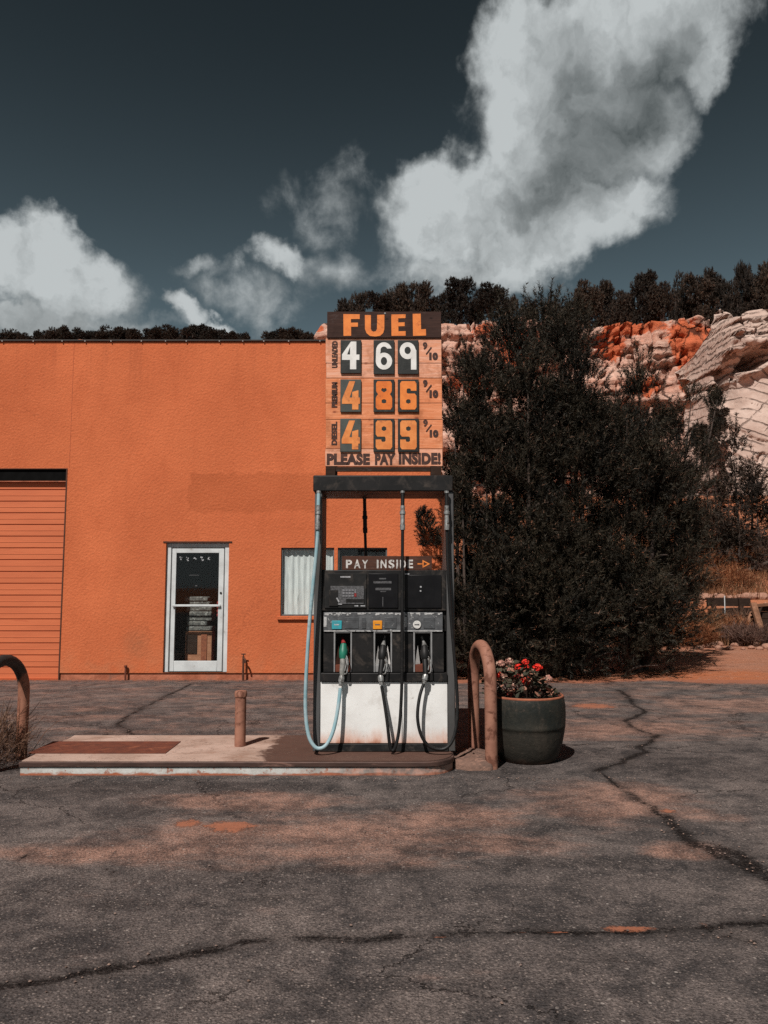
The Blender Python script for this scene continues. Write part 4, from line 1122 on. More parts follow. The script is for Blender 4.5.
def hose(label, path, cp, noz, mats, nozzle_pts):
    """hanging fuel hose: coupling at the canopy, hose, swivel and nozzle in its boot"""
    t = thing('fuel_hose', label, 'fuel hose', at(*path[0]), 'hoses with nozzles hanging on the fuel pump')
    MB().tube(smooth_path([at(*p_) for p_ in path]), .0165 if mats[0] == 'blue_hose' else .0145, 12).build('hose', M[mats[0]], t)
    c = [at(*p_) for p_ in cp]; top_ = c[0]; c[0] = c[0].lerp(c[1], .38)
    L = len(c)
    mb_ = MB().tube([c[0], c[0].lerp(c[1], .22), c[0].lerp(c[1], .24), c[0].lerp(c[1], .36), c[0].lerp(c[1], .38), c[0].lerp(c[1], .76), c[0].lerp(c[1], .78), c[1]], [.020, .020, .026, .026, .0205, .0205, .024, .022], 14)
    mb_.build('coupling', M[mats[3]], t)
    MB().tube([top_, c[0].lerp(top_, .02)], .0175, 12).build('hose', M[mats[0] if mats[0] == 'blue_hose' else 'rubber'], t)
    MB().tube([top_, top_.lerp(c[0], .15)], .021, 12).build('ferrule', M['steel'], t)
    if not nozzle_pts: return t
    n = [at(*p_) for p_ in nozzle_pts]                # swivel end, swivel top, grip top, spout base, spout tip
    MB().tube([n[0], n[0].lerp(n[1], .35), n[0].lerp(n[1], .4), n[0].lerp(n[1], .8), n[1]], [.019, .020, .027, .026, .018], 14).build('swivel', M['steel'], t)
    nz = MB()
    g0, g1 = n[1], n[2]
    nz.tube([g0, g0.lerp(g1, .12), g0.lerp(g1, .5), g0.lerp(g1, .56), g0.lerp(g1, .78), g1], [.017, .024, .024, .036, .040, .026], 14)
    ob = nz.build('nozzle', M[mats[1]], t)
    MB().tube([g0.lerp(g1, -.02), g0.lerp(g1, .1), g0.lerp(g1, .50)], [.019, .0255, .0250], 14).build('grip', M['pale_grip' if mats[1] == 'green_grip' else 'rubber'], ob)
    MB().tube([n[2], n[2].lerp(n[3], .5), n[3], n[4]], [.024, .019, .0135, .0125], 12).build('spout', M[mats[2]], ob)
    gd_ = [g0 + Vector((.02, -.02, .01)), g0.lerp(g1, .1) + Vector((.042, -.035, 0)), g0.lerp(g1, .45) + Vector((.046, -.04, 0)), g0.lerp(g1, .62) + Vector((.03, -.02, 0))]
    MB().tube(smooth_path(gd_, 4), .006, 8).tube(smooth_path([g0.lerp(g1, .14) + Vector((.022, -.012, 0)), g0.lerp(g1, .4) + Vector((.034, -.024, 0)), g0.lerp(g1, .56) + Vector((.026, -.012, 0))], 4), .005, 8).build('lever', M['steel'], ob)
    tx = g0.lerp(g1, .78)
    MB().tube([tx + Vector((-.036, 0, 0)), tx + Vector((.036, 0, 0))], .016, 12).build('vapour_valve', M['steel' if mats[1] != 'green_grip' else 'green_grip'], ob)
    return t


hose('pale blue fuel hose looping down to the green nozzle', [(318.4, 520, 6.84), (317, 545, 6.83), (313, 585, 6.81), (309, 630, 6.79), (306, 680, 6.78), (305.6, 712, 6.77), (308.5, 735, 6.75), (314, 746, 6.74), (320, 748.5, 6.74), (327, 744, 6.75), (333.5, 730, 6.78), (338, 708, 6.82), (340.4, 688, 6.85)],
     [(318.8, 491, 6.87), (317.6, 530, 6.83)], 1, ('blue_hose', 'green_grip', 'red_tip', 'steel'),
     [(340.6, 686, 6.85), (342.2, 675, 6.86), (343.6, 644, 6.96), (343.0, 640.5, 6.985), (342.4, 638, 7.03)])
hose('black fuel hose looping to the black nozzle in the middle boot', [(402.6, 524, 6.86), (402.4, 560, 6.85), (402.2, 640, 6.84), (401.6, 690, 6.83), (399.6, 725, 6.81), (396.3, 744, 6.79), (393, 750.5, 6.79), (390, 746, 6.79), (387.2, 722, 6.80), (384, 700, 6.83), (381.6, 686, 6.85)],
     [(402.7, 491, 6.90), (402.5, 530, 6.86)], 1, ('rubber', 'black', 'steel', 'steel'),
     [(381.4, 685, 6.85), (380.6, 675, 6.86), (383.2, 646, 6.96), (383.9, 642, 6.985), (385.0, 636, 7.03)])
hose('black fuel hose down the right column to the black nozzle in the right boot', [(446.8, 524, 6.86), (447.6, 560, 6.85), (450.5, 610, 6.85), (454.6, 660, 6.84), (457.3, 700, 6.82), (456.6, 722, 6.80), (453.4, 738, 6.78), (447.5, 747, 6.77), (439.5, 749.5, 6.77), (429, 746, 6.77), (422, 737, 6.77), (418.4, 725, 6.78), (417.6, 712, 6.79), (419.8, 696, 6.82), (423.6, 684, 6.85)],
     [(446.6, 491, 6.87), (446.8, 530, 6.85)], 1, ('rubber', 'black', 'steel', 'steel'),
     [(424, 683.5, 6.85), (425.8, 674, 6.86), (424.4, 646, 6.96), (423.6, 642, 6.985), (421.6, 636.5, 7.03)])
hose('black fuel hose hanging behind the pay inside board on the far side', [(364.6, 499, 7.42), (364.8, 520, 7.49), (365.5, 545, 7.50), (366.2, 570, 7.51), (366, 620, 7.52), (366, 700, 7.52)],
     [(364.5, 497, 7.45), (365.2, 533, 7.50)], 1, ('rubber', 'black', 'steel', 'rubber'), None)

# ------------------------------------------------------------------ pay inside board
PZ0, PZ1 = z_headt + .001, q(384, 556.5, PY + .04)[1]
pay = thing('pay_sign', 'narrow brown PAY INSIDE board with orange arrow resting on pump head', 'sign', (q(388, 560)[0], PY + .06, PZ0))
pb0, pb1 = q(342, 562, PY + .04)[0], q(432, 562, PY + .04)[0]
MB().box(pb0, pb1, PY + .04, PY + .062, PZ0, PZ1 + .004).build('board', M['pay_board'], pay, bevel=.003)
ya = PY + .0395
zl0, zl1 = q(384, 568.2, PY + .04)[1], q(384, 559.6, PY + .04)[1]
for (ch, a_, b_) in (('P', 346, 352), ('A', 354, 360.5), ('Y', 362, 368), ('I', 376.8, 378.6), ('N', 380.5, 386.5), ('S', 388.5, 394.5), ('I', 396.3, 398), ('D', 400, 406), ('E', 407.8, 413)):
    x0_, x1_ = q(a_, 563, PY + .04)[0], q(b_, 563, PY + .04)[0]
    MB().text(ch, x0_, x1_, zl0 + RNG.uniform(-.003, .003), zl1 + RNG.uniform(-.003, .003), ya, .03, .0015).build('letter', M['white_worn'], pay, smooth=False)
ar = MB(); zc = (zl0 + zl1) / 2; xa, xb, xc = (q(v_, 563, PY + .04)[0] for v_ in (417.5, 422.5, 430))
ar.flat([[(xb, zc - .036), (xc, zc), (xb, zc + .036)], [(xb + .010, zc - .019), (xb + .010, zc + .019), (xc - .021, zc)]], ya, .0015)
ar.box(xa, xb - .001, ya - .0015, ya - .0001, zc - .005, zc + .005)
ar.build('arrow', M['orange_paint'], pay, smooth=False)

# ------------------------------------------------------------------ price sign
SY = 7.0


def s(px, py): return q(px, py, SY)


sx0, sx1 = s(325.6, 400)[0], s(442.2, 400)[0]
sign = thing('fuel_price_sign', 'weathered wooden FUEL price board standing on top of the pump', 'price sign', ((sx0 + sx1) / 2, SY + .05, czt))
zb = [s(384, v_)[1] for v_ in (338.4, 363.3, 378.2, 403.2, 419.6, 449.0, 466.5)]
for i in range(len(zb) - 1):
    jl, jr = RNG.uniform(-.004, .004), RNG.uniform(-.004, .004)
    MB().box(sx0 + jl, sx1 + jr, SY + RNG.uniform(0, .004), SY + .024, zb[i + 1] + .003, zb[i]).build('plank', M['plank_pink' if i in (0, 1, 5) else 'plank_orange'], sign, bevel=.003)
hx0, hx1 = s(327.2, 325)[0], s(441.2, 325)[0]
hb = MB().box(hx0, hx1, SY - .012, SY + .022, zb[0] + .002, s(384, 312)[1]).build('header_board', M['header'], sign, bevel=.004)
MB().box(sx0 + .05, sx0 + .11, SY + .024, SY + .075, czt, s(384, 316)[1]).box(sx1 - .11, sx1 - .05, SY + .024, SY + .075, czt, s(384, 316)[1]).build('batten', M['dark_timber'], sign, bevel=.004)
lp = s(335.4, 470)[0]; rp_ = s(430.6, 470)[0]
MB().box(sx0 + .005, lp, SY + .002, SY + .0235, czt, zb[-1]).build('post', M['dark_timber'], sign, bevel=.003)
MB().box(rp_, sx1 - .012, SY + .002, SY + .0235, czt, zb[-1]).build('post', M['dark_timber'], sign, bevel=.003)
MB().box(lp + .001, rp_ - .001, SY + .004, SY + .0235, s(384, 471.5)[1], zb[-1] - .002).build('rail', M['dark_timber'], sign, bevel=.003)

# block letters F U E L
def L(px, py): return s(px, py)


y_h = SY - .0125
fl = MB()
fl.flat([[L(343.4, 314.6), L(359.8, 314.8), L(359.7, 319.5), L(351.0, 319.6), L(351.0, 323.2), L(358.0, 323.1), L(357.9, 327.2), L(351.1, 327.3), L(351.2, 336.2), L(343.6, 336.4)]], y_h)
ou = [L(364.9, 315.6), L(370.9, 315.6), L(370.9, 329), L(371.6, 331.2), L(373.6, 332.2), L(375.8, 331.7), L(377.0, 329.5), L(377.2, 315.4), L(384.4, 315.2), L(384.3, 329.5), L(383.2, 333.5), L(380.2, 336.3), L(375.5, 337.0), L(370, 336.4), L(366.6, 333.6), L(365.0, 329.5)]
fl.flat([ou], y_h)
fl.flat([[L(391.2, 315), L(405.6, 314.8), L(405.4, 318.6), L(398.2, 318.8), L(398.2, 323), L(404.6, 322.8), L(404.6, 326.6), L(398.3, 326.8), L(398.4, 331.8), L(405.6, 331.6), L(405.6, 336.2), L(391.5, 336.4)]], y_h)
fl.flat([[L(412.6, 314.4), L(420.6, 314.2), L(421.0, 329.8), L(425.8, 329.6), L(426, 336), L(413.0, 336.4)]], y_h)
fl.build('lettering', M['orange_paint'], hb, smooth=False)
MB().tube([(s(385, 313.8)[0], SY - .0125, s(385, 313.8)[1]), (s(385, 313.8)[0], SY - .016, s(385, 313.8)[1])], .009, 10).build('nail', M['steel'], hb)


def rr(x0, x1, z0, z1, r, n=5):
    out = []
    for (cx_, cz_, a0) in ((x1 - r, z0 + r, -90), (x1 - r, z1 - r, 0), (x0 + r, z1 - r, 90), (x0 + r, z0 + r, 180)):
        for k_ in range(n + 1):
            a_ = R(a0 + 90 * k_ / n); out.append((cx_ + r * math.cos(a_), cz_ + r * math.sin(a_)))
    return out


def digit(ch, x0, x1, z0, z1):
    """blocky painted numerals, in the tile's box"""
    W_, H_ = x1 - x0, z1 - z0
    P = lambda pts: [(x0 + a_ * W_, z0 + b_ * H_) for a_, b_ in pts]
    if ch == '8':
        top = P([(.06, .60), (.02, .66), (.02, .92), (.10, 1), (.90, 1), (.98, .92), (.98, .66), (.94, .60), (.86, .54), (.95, .47), (1, .40), (1, .08), (.90, 0), (.10, 0), (0, .08), (0, .40), (.05, .47), (.14, .54)])
        return [top[::-1], P([(.34, .72), (.34, .66), (.50, .60), (.66, .66), (.66, .72), (.58, .76), (.5, .73), (.42, .76)]), P([(.36, .24), (.36, .33), (.45, .36), (.55, .36), (.64, .33), (.64, .24), (.5, .21)])]
    six = [(.10, 0), (.90, 0), (1, .08), (1, .48), (.90, .56), (.46, .56), (.40, .60), (.40, .70), (.46, .74), (.62, .74), (.66, .70), (.66, .66), (1, .66), (1, .92), (.90, 1), (.10, 1), (0, .92), (0, .08)]
    hole = [(.36, .24), (.36, .32), (.45, .36), (.56, .36), (.64, .32), (.64, .24), (.5, .20)]
    if ch == '6': return [P(six), P(hole)[::-1]]
    if ch == '9': return [P([(1 - a_, 1 - b_) for a_, b_ in six]), P([(1 - a_, 1 - b_) for a_, b_ in hole])[::-1]]
    if ch == '4': return [P([(.42, 1), (.74, 1), (.44, .42), (.58, .42), (.58, .62), (.92, .68), (.92, .42), (1, .42), (1, .20), (.92, .20), (.92, 0), (.58, 0), (.58, .20), (.02, .20), (.02, .36)])]


def arc(cx_, cz_, rx, rz, a0, a1, n=18):
    return [(cx_ + rx * math.cos(R(a0 + (a1 - a0) * i / n)), cz_ + rz * math.sin(R(a0 + (a1 - a0) * i / n))) for i in range(n + 1)]


def round_digit(ch, x0, x1, z0, z1):
    """6 with a curled top, 9 with a straight stem"""
    P = lambda pts: [(x0 + a_ * (x1 - x0), z0 + b_ * (z1 - z0)) for a_, b_ in pts]
    if ch == '9':
        return [P(arc(.47, .69, .47, .31, 10, 308) + [(.66, .42), (.66, 0), (.98, 0), (.98, .70)]), P(arc(.47, .70, .185, .135, 0, 342))]
    return [P(arc(.5, .31, .48, .31, -180, 118) + [(.30, .66)] + arc(.5, .72, .20, .125, 176, 22, 10) + arc(.5, .70, .46, .30, 14, 180, 14)), P(arc(.5, .31, .185, .15, 0, 342))]


TX = ((340.4, 361.2), (373.5, 394.4), (397.8, 418.7))
TY = ((340.5, 373.8), (379.7, 412.4), (418.9, 452.2))
ROWS = ('469', '486', '499')
for r_ in range(3):
    for c_ in range(3):
        ch = ROWS[r_][c_]; (a_, b_), (t0, t1) = TX[c_], TY[r_]; t1 += .8 * (c_ > 0 and r_ == 0)
        x0_, x1_ = s(a_, 400)[0], s(b_, 400)[0]; z1_, z0_ = s(384, t0)[1], s(384, t1)[1]
        dark_ = r_ == 0 or c_ > 0
        tl = MB().box(x0_, x1_, SY - .016, SY - .004, z0_, z1_).build('number_tile', M['tile_black' if dark_ else 'tile_gray'], sign, bevel=.004)
        dg_ = MB(); w_, h_ = x1_ - x0_, z1_ - z0_
        if r_ == 0:
            if ch == '4':
                P = lambda pts: [(x0_ + a2 * w_, z0_ + b2 * h_) for a2, b2 in pts]
                dg_.flat([P([(.50, .95), (.76, .95), (.76, .56), (.91, .56), (.91, .40), (.76, .40), (.76, .12), (.46, .12), (.46, .40), (.07, .40), (.07, .56)]), P([(.32, .56), (.46, .80), (.46, .56)])], SY - .0165)
            else:
                dg_.flat(round_digit(ch, x0_ + .09 * w_, x1_ - .09 * w_, z0_ + .13 * h_, z1_ - .07 * h_), SY - .0165)
            mt_ = 'white_paint'
        else:
            m_ = .11 if c_ else .06
            dg_.flat(digit(ch, x0_ + m_ * w_, x1_ - m_ * w_, z0_ + .075 * h_, z1_ - .06 * h_), SY - .0165)
            mt_ = 'orange_deep' if (r_, c_) == (1, 1) else ('orange_paint' if c_ and r_ == 1 else 'orange_dull')
        dg_.build('numeral', M[mt_], tl, smooth=False)

yi = SY - .0003


def ink(*a_):
    MB().text(*a_).build('lettering', M['ink'], sign, smooth=False)

for r_, (word, t0, t1) in enumerate((('UNLEADED', 341, 367.6), ('PREMIUM', 382, 407.4), ('DIESEL', 421.6, 445))):
    ink(word, s(331.6, 400)[0], s(337.4, 400)[0], s(384, t1)[1], s(384, t0)[1], yi, .052, .0014, True)
    o_ = (342.2, 379.8, 419.6)[r_]
    ink('9', s(423, 400)[0], s(427.6, 400)[0], s(384, o_ + 7.2)[1], s(384, o_)[1], yi, .045, .0014)
    ink('10', s(429.4, 400)[0], s(438.2, 400)[0], s(384, o_ + 17.8)[1], s(384, o_ + 10.2)[1], yi, .085, .0014)
    p0_, p1_ = s(431.4, o_ + 5.0), s(426.2, o_ + 12.0)
    ik = MB().bar((p0_[0], yi - .0008, p0_[1]), (p1_[0], yi - .0008, p1_[1]), .0012, .012)
    ik.build('lettering', M['ink'], sign, smooth=False)
ink('PLEASE', s(327.2, 400)[0], s(370, 400)[0], s(384, 465)[1], s(384, 453.4)[1], yi, .062, .0014)
ink('PAY', s(375, 400)[0], s(395.5, 400)[0], s(384, 465)[1], s(384, 453.4)[1], yi, .062, .0014)
ink('INSIDE!', s(398.6, 400)[0], s(440.3, 400)[0], s(384, 464.6)[1], s(384, 452.6)[1], yi, .062, .0014)

# ------------------------------------------------------------------ flower pot
FX, FY = 1.298, 7.16
pot = thing('flower_pot', 'large dark glazed round pot on the asphalt right of the hoop', 'flower pot', (FX, FY, 0))
MB().lathe([(.236, 0), (.252, .015), (.283, .06), (.316, .16), (.338, .27), (.341, .300), (.345, .304), (.346, .325), (.345, .33), (.350, .42), (.347, .50), (.338, .555), (.333, .565)], (FX, FY, 0), 48).build('body', M['glaze'], pot, angle=60)
MB().lathe([(.3325, .562), (.3355, .568), (.335, .578), (.326, .583), (.312, .578), (.306, .52)], (FX, FY, 0), 48).build('rim', M['terracotta'], pot, angle=60)
MB().lathe([(.312, .50), (.304, .535), (.15, .55), (.01, .555)], (FX, FY, 0), 32).build('soil', M['soil'], pot)
# fallen dust around its foot
ge = thing('geranium', 'leafy geranium with red and faded pink blooms growing in the dark pot', 'flowers', (FX, FY, .54))
V = []; Fc = []; stems = MB()
for k_ in range(420):
    a_ = RNG.uniform(0, 2 * math.pi); r_ = .32 * math.sqrt(RNG.random()); hx = FX - .05 + r_ * math.cos(a_) * 1.08; hy = FY + r_ * math.sin(a_)
    hh = .575 + RNG.random() ** .8 * .29 * max(.16, 1 - ((hx - FX + .12) / .38) ** 2)
    s_ = RNG.uniform(.014, .034); tilt = RNG.uniform(-.9, .9, 2); n = len(V); ph = RNG.uniform(0, 6.28)
    for j in range(6):
        b_ = ph + j * math.pi / 3; ox, oy = s_ * math.cos(b_), s_ * math.sin(b_) * .8
        V.append((hx + ox, hy + oy, hh + ox * tilt[0] + oy * tilt[1] + RNG.uniform(-.003, .003)))
    V.append((hx, hy, hh - .005)); Fc += [(n + j, n + (j + 1) % 6, n + 6) for j in range(6)]
    if k_ % 5 == 0: stems.tube([(FX + (hx - FX) * .5, FY + (hy - FY) * .5, .545), (hx, hy, hh)], .003, 5, False)
finish(np_mesh('leaves', np.array(V) - np.array([FX, FY, .54]), Fc), 'leaves', M['leaf_green'], ge, smooth=False)
HEADS = [(519, 667.5, -.06, .038, 'petal_red'), (525.5, 662, .02, .030, 'petal_red'), (526, 667.5, -.04, .030, 'petal_red'), (537.5, 667.5, 0, .040, 'petal_red'), (526, 680.5, -.16, .040, 'petal_red'), (498, 674.5, -.1, .030, 'petal_red'),
         (500.5, 664, .05, .040, 'petal_pink'), (509.5, 661.5, .06, .036, 'petal_pink'), (510, 671, -.1, .030, 'petal_pink'), (548.5, 678.5, .10, .036, 'petal_pink'), (504, 676, -.12, .028, 'petal_pink'), (535, 686, -.14, .026, 'petal_pink'),
         (540, 693, -.18, .024, 'petal_pink'), (561, 697, .02, .028, 'petal_dark'), (553, 699, -.1, .024, 'petal_dark'), (510, 694, -.2, .022, 'petal_dark'), (517, 676, -.14, .024, 'petal_dark'), (514, 685, -.2, .022, 'petal_pink')]
for (px, py, dyy, rad, mt_) in HEADS:
    c = at(px, py, FY + dyy); V = []; Fc = []
    for k_ in range(34):
        d = RNG.normal(size=3); d /= np.linalg.norm(d); d[2] = d[2] * .8
        p = np.array(c) + d * rad * RNG.uniform(.75, 1.05); u_ = np.cross(d, RNG.normal(size=3)); u_ /= np.linalg.norm(u_); v_ = np.cross(d, u_); n = len(V); s_ = rad * .42
        V += [p - u_ * s_, p - v_ * s_ + d * s_ * .4, p + u_ * s_, p + v_ * s_ + d * s_ * .4]; Fc.append((n, n + 1, n + 2, n + 3))
    finish(np_mesh('bloom', np.array(V) - np.array([FX, FY, .54]), Fc), 'bloom', M[mt_], ge, smooth=False)
    stems.tube([(FX + (c.x - FX) * .4, FY + (c.y - FY) * .4, .545), (c.x, c.y, c.z - .02)], .0035, 5, False)
stems.build('stems', M['brush'], ge)

# ------------------------------------------------------------------ vegetation generators
def sprig(n, L_, nl, nw, rng, spread=.9):
    """one shoot along +z: n thin leaf triangles"""
    t = rng.random(n) ** .8; a = rng.uniform(0, 2 * np.pi, n)
    base = np.stack([np.zeros(n), np.zeros(n), t * L_], 1)
    d = np.stack([np.cos(a) * spread, np.sin(a) * spread, rng.uniform(.35, 1.1, n)], 1); d /= np.linalg.norm(d, axis=1)[:, None]
    side = np.cross(d, rng.normal(size=(n, 3))); side /= np.linalg.norm(side, axis=1)[:, None]
    ln = nl * rng.uniform(.6, 1.25, n)[:, None]
    V_ = np.empty((n, 3, 3)); V_[:, 0] = base - side * nw / 2; V_[:, 1] = base + side * nw / 2; V_[:, 2] = base + d * ln
    return V_.reshape(-1, 3)


def place(templates, pos, dirs, scl, rng):
    """the templates set out at pos, pointing along dirs"""
    k = len(pos); d = dirs / np.linalg.norm(dirs, axis=1)[:, None]
    u = np.cross(d, rng.normal(size=(k, 3))); u /= np.linalg.norm(u, axis=1)[:, None]; v = np.cross(d, u)
    which = rng.integers(0, len(templates), k); out = []
    for i, T in enumerate(templates):
        m = which == i
        if not m.any(): continue
        B = np.stack([u[m], v[m], d[m]], 1) * scl[m][:, None, None]
        out.append((np.einsum('vj,kji->kvi', T, B) + pos[m][:, None, :]).reshape(-1, 3))
    return np.concatenate(out)


def tri_mesh(name, V): return np_mesh(name, V, np.arange(len(V)).reshape(-1, 3))


def leader_shoots(base, tip, rad, n, rng, low=.35, clump=True):
    base, tip = np.array(base, float), np.array(tip, float)
    t = rng.random(n) ** .9
    prof = np.where(t < low, .55 + .45 * t / low, ((1 - t) / (1 - low)) ** .62) + .07
    a = rng.uniform(0, 2 * np.pi, n); lump = .72 + .5 * vnoise(a * 1.3, t * 6, int(rng.integers(0, 99)))
    rr_ = rad * prof * lump * (.15 + .85 * rng.random(n) ** .45)
    out = np.stack([np.cos(a), np.sin(a), np.zeros(n)], 1)
    pos = base + (tip - base) * t[:, None] + out * rr_[:, None]
    dirs = out * (.75 - .45 * t)[:, None] + np.array([0, 0, 1]) * (.35 + .6 * t)[:, None]
    if not clump: return pos, dirs + rng.normal(0, .25, (n, 3))
    nc = max(6, n // 30); pick = rng.integers(0, nc, n)                      # clumps of shoots with dark gaps between
    off = rng.normal(0, 1, (n, 3)) * np.array([.17, .17, .20]) * min(1.0, rad * 1.5)
    pos = pos[pick] + off
    dirs = dirs[pick] / np.linalg.norm(dirs[pick], axis=1)[:, None] + off * 2.6 + np.array([0, 0, .25]) + rng.normal(0, .15, (n, 3))
    return pos, dirs


def conifer(name, label, base, leaders, per, templates, m, rng, trunk_r=.12, group=None, holes=.37):
    t = thing(name, label, 'tree', base, group)
    P, D = [], []; mb_ = MB(); B = Vector(base)
    for (b_, tp, rad) in leaders:
        n = int(per * rad * (np.linalg.norm(np.array(tp) - np.array(b_))))
        p, d = leader_shoots(b_, tp, rad, n, rng); P.append(p); D.append(d)
        b2, t2 = Vector(b_), Vector(tp)
        st = B + Vector((rng.uniform(-.1, .1), rng.uniform(-.1, .1), -.05))
        mb_.tube(smooth_path([st, st.lerp(b2, .6) + Vector((0, 0, .15)), b2 + Vector((0, 0, .35)), b2.lerp(t2, .5), t2], 3), [max(.008, trunk_r * (1 - i / 12.5)) for i in range(13)], 8, False)
        for k_ in range(10):
            f = rng.random() * .8; c = b2.lerp(t2, f); a_ = rng.uniform(0, 6.28)
            e = c + Vector((math.cos(a_), math.sin(a_), .25)) * rad * .8 * (1 - f * .7)
            mb_.tube([c, c.lerp(e, .5) + Vector((0, 0, .04)), e], [.028 * (1.2 - f), .018, .006], 5, False)
    P = np.concatenate(P); D = np.concatenate(D)
    keep = P[:, 2] > terrain_h(P[:, 0], P[:, 1]) + .02
    gap = .5 * vnoise(P[:, 0] * 3.6 + 3, P[:, 2] * 3.0, 7) + .5 * vnoise(P[:, 1] * 3.6, P[:, 2] * 3.0 + P[:, 0], 8)
    keep &= gap > holes
    P, D = P[keep], D[keep]
    V_ = place(templates, P, D, rng.uniform(.7, 1.3, len(P)), rng)
    finish(tri_mesh('crown', V_ - np.array(base)), 'crown', m, t, smooth=False)
    mb_.build('trunk', M['bark'], t)
    return t


rg = np.random.default_rng(11)
near_t = [sprig(36, .26, .075, .011, rg, .70) for _ in range(6)]


def ld(px_b, py_b, px_t, py_t, Yb, Yt, rad):
    b_, t_ = at(px_b, py_b, Yb - .9), at(px_t, py_t, Yt - .9)
    return (tuple(b_), tuple(t_), rad)


TREE1 = [ld(545, 650, 546, 310, 15.2, 15.2, .92), ld(522, 650, 508, 322, 15.0, 14.8, .72), ld(578, 650, 574, 318, 15.3, 15.5, .60), ld(505, 655, 484, 372, 14.7, 14.3, .62), ld(530, 660, 528, 372, 14.4, 14.0, .85),
         ld(580, 660, 584, 374, 14.4, 14.2, .65), ld(560, 655, 563, 334, 14.6, 14.4, .75), ld(600, 650, 616, 388, 15.2, 15.2, .50), ld(498, 674, 500, 560, 14.5, 14.3, .75), ld(545, 676, 548, 540, 14.35, 14.15, .85), ld(590, 674, 596, 560, 14.45, 14.25, .8)]
conifer('juniper_tree', 'tallest broad dark juniper beside the building corner', tuple(gp(548, 672)), TREE1, 560, near_t, M['needles'], rg, .13, 'big dark junipers right of the building')
TREE2 = [ld(640, 650, 639, 364, 15.4, 15.4, .50), ld(660, 640, 662, 402, 15.6, 15.7, .52), ld(668, 620, 691, 402, 15.8, 16.0, .36), ld(650, 650, 655, 440, 14.9, 14.7, .6), ld(628, 660, 627, 415, 14.7, 14.5, .62), ld(672, 600, 700, 446, 15.8, 15.9, .38), ld(690, 520, 718, 398, 16.2, 16.5, .20),
         ld(625, 672, 630, 560, 14.5, 14.4, .7), ld(655, 652, 668, 540, 15.2, 15.2, .6)]
conifer('juniper_tree', 'dark juniper with several tips at the right of the tree group', tuple(gp(640, 668)), TREE2, 560, near_t, M['needles'], rg, .11, 'big dark junipers right of the building')
TREE3 = [ld(468, 655, 463, 366, 14.8, 14.8, .42), ld(460, 655, 454, 392, 14.2, 14.2, .30), ld(488, 662, 486, 430, 14.3, 14.0, .55), ld(466, 660, 462, 470, 14.2, 14.0, .34), ld(470, 674, 472, 590, 14.3, 14.2, .55)]
t3 = conifer('juniper_tree', 'narrow dark juniper squeezed against the orange wall behind the pump', tuple(gp(475, 672)), TREE3, 620, near_t, M['needles'], rg, .08, 'big dark junipers right of the building')
# the sprig of the third tree that reaches in front of the wall
a_, b_ = at(440, 552, 13.2), at(424, 510, 12.75)
p_, d_ = leader_shoots(at(431, 547, 12.85), at(423, 514, 12.8), .15, 120, rg, .5, False)
V_ = place([sprig(44, .16, .055, .011, rg)], p_, d_, np.full(len(p_), .9), rg)
mbv = MB().tube([at(470, 580, 13.9), at(450, 560, 13.2), a_, at(432, 540, 12.85), b_], [.02, .015, .012, .009, .004], 6, False)
p2, d2 = leader_shoots(at(447, 520, 12.95), at(443, 498, 12.9), .10, 40, rg, .5, False)
V_ = np.concatenate([V_, place([sprig(40, .16, .05, .010, rg)], p2, d2, np.full(len(p2), .8), rg)])
rt = root_loc(t3)
finish(tri_mesh('side_branch', V_ - np.array(rt)), 'side_branch', M['needles'], t3, smooth=False)
mbv.build('bough', M['bark'], t3)


# rock: the far red cliff
def cliff_y(x, z, top):
    st = fbm(x * .05, z * .55, 61, 4)
    y = 66 + 4.0 * np.clip(z / 26, 0, 1) + 5 * (fbm(x * .10, z * .06, 62, 4) - .5) + 2.6 * (st - .5)
    y = y + 1.4 * (fbm(x * .5, z * .35, 63, 4) - .5) + np.where(vnoise(x * .22 + 40, z * .05, 64) > .62, 1.3, 0)
    blk = np.floor((x + 1.5 * vnoise(x * .3, z * .1, 68)) / 3.1) * 7.3 + np.floor((z + 1.2 * vnoise(x * .15, z * .3, 69)) / 3.7) * 3.1
    y = y + 1.6 * np.clip(1 - np.abs(fbm(x * .42, z * .16, 83, 4) - .5) / .03, 0, 1) + .9 * np.clip(1 - np.abs(fbm(x * .12, z * .5, 84, 4) - .5) / .025, 0, 1)
    y = y + 1.8 * (_hash(np.floor(blk * 10), np.floor(blk * 3), 5) - .5)
    return y


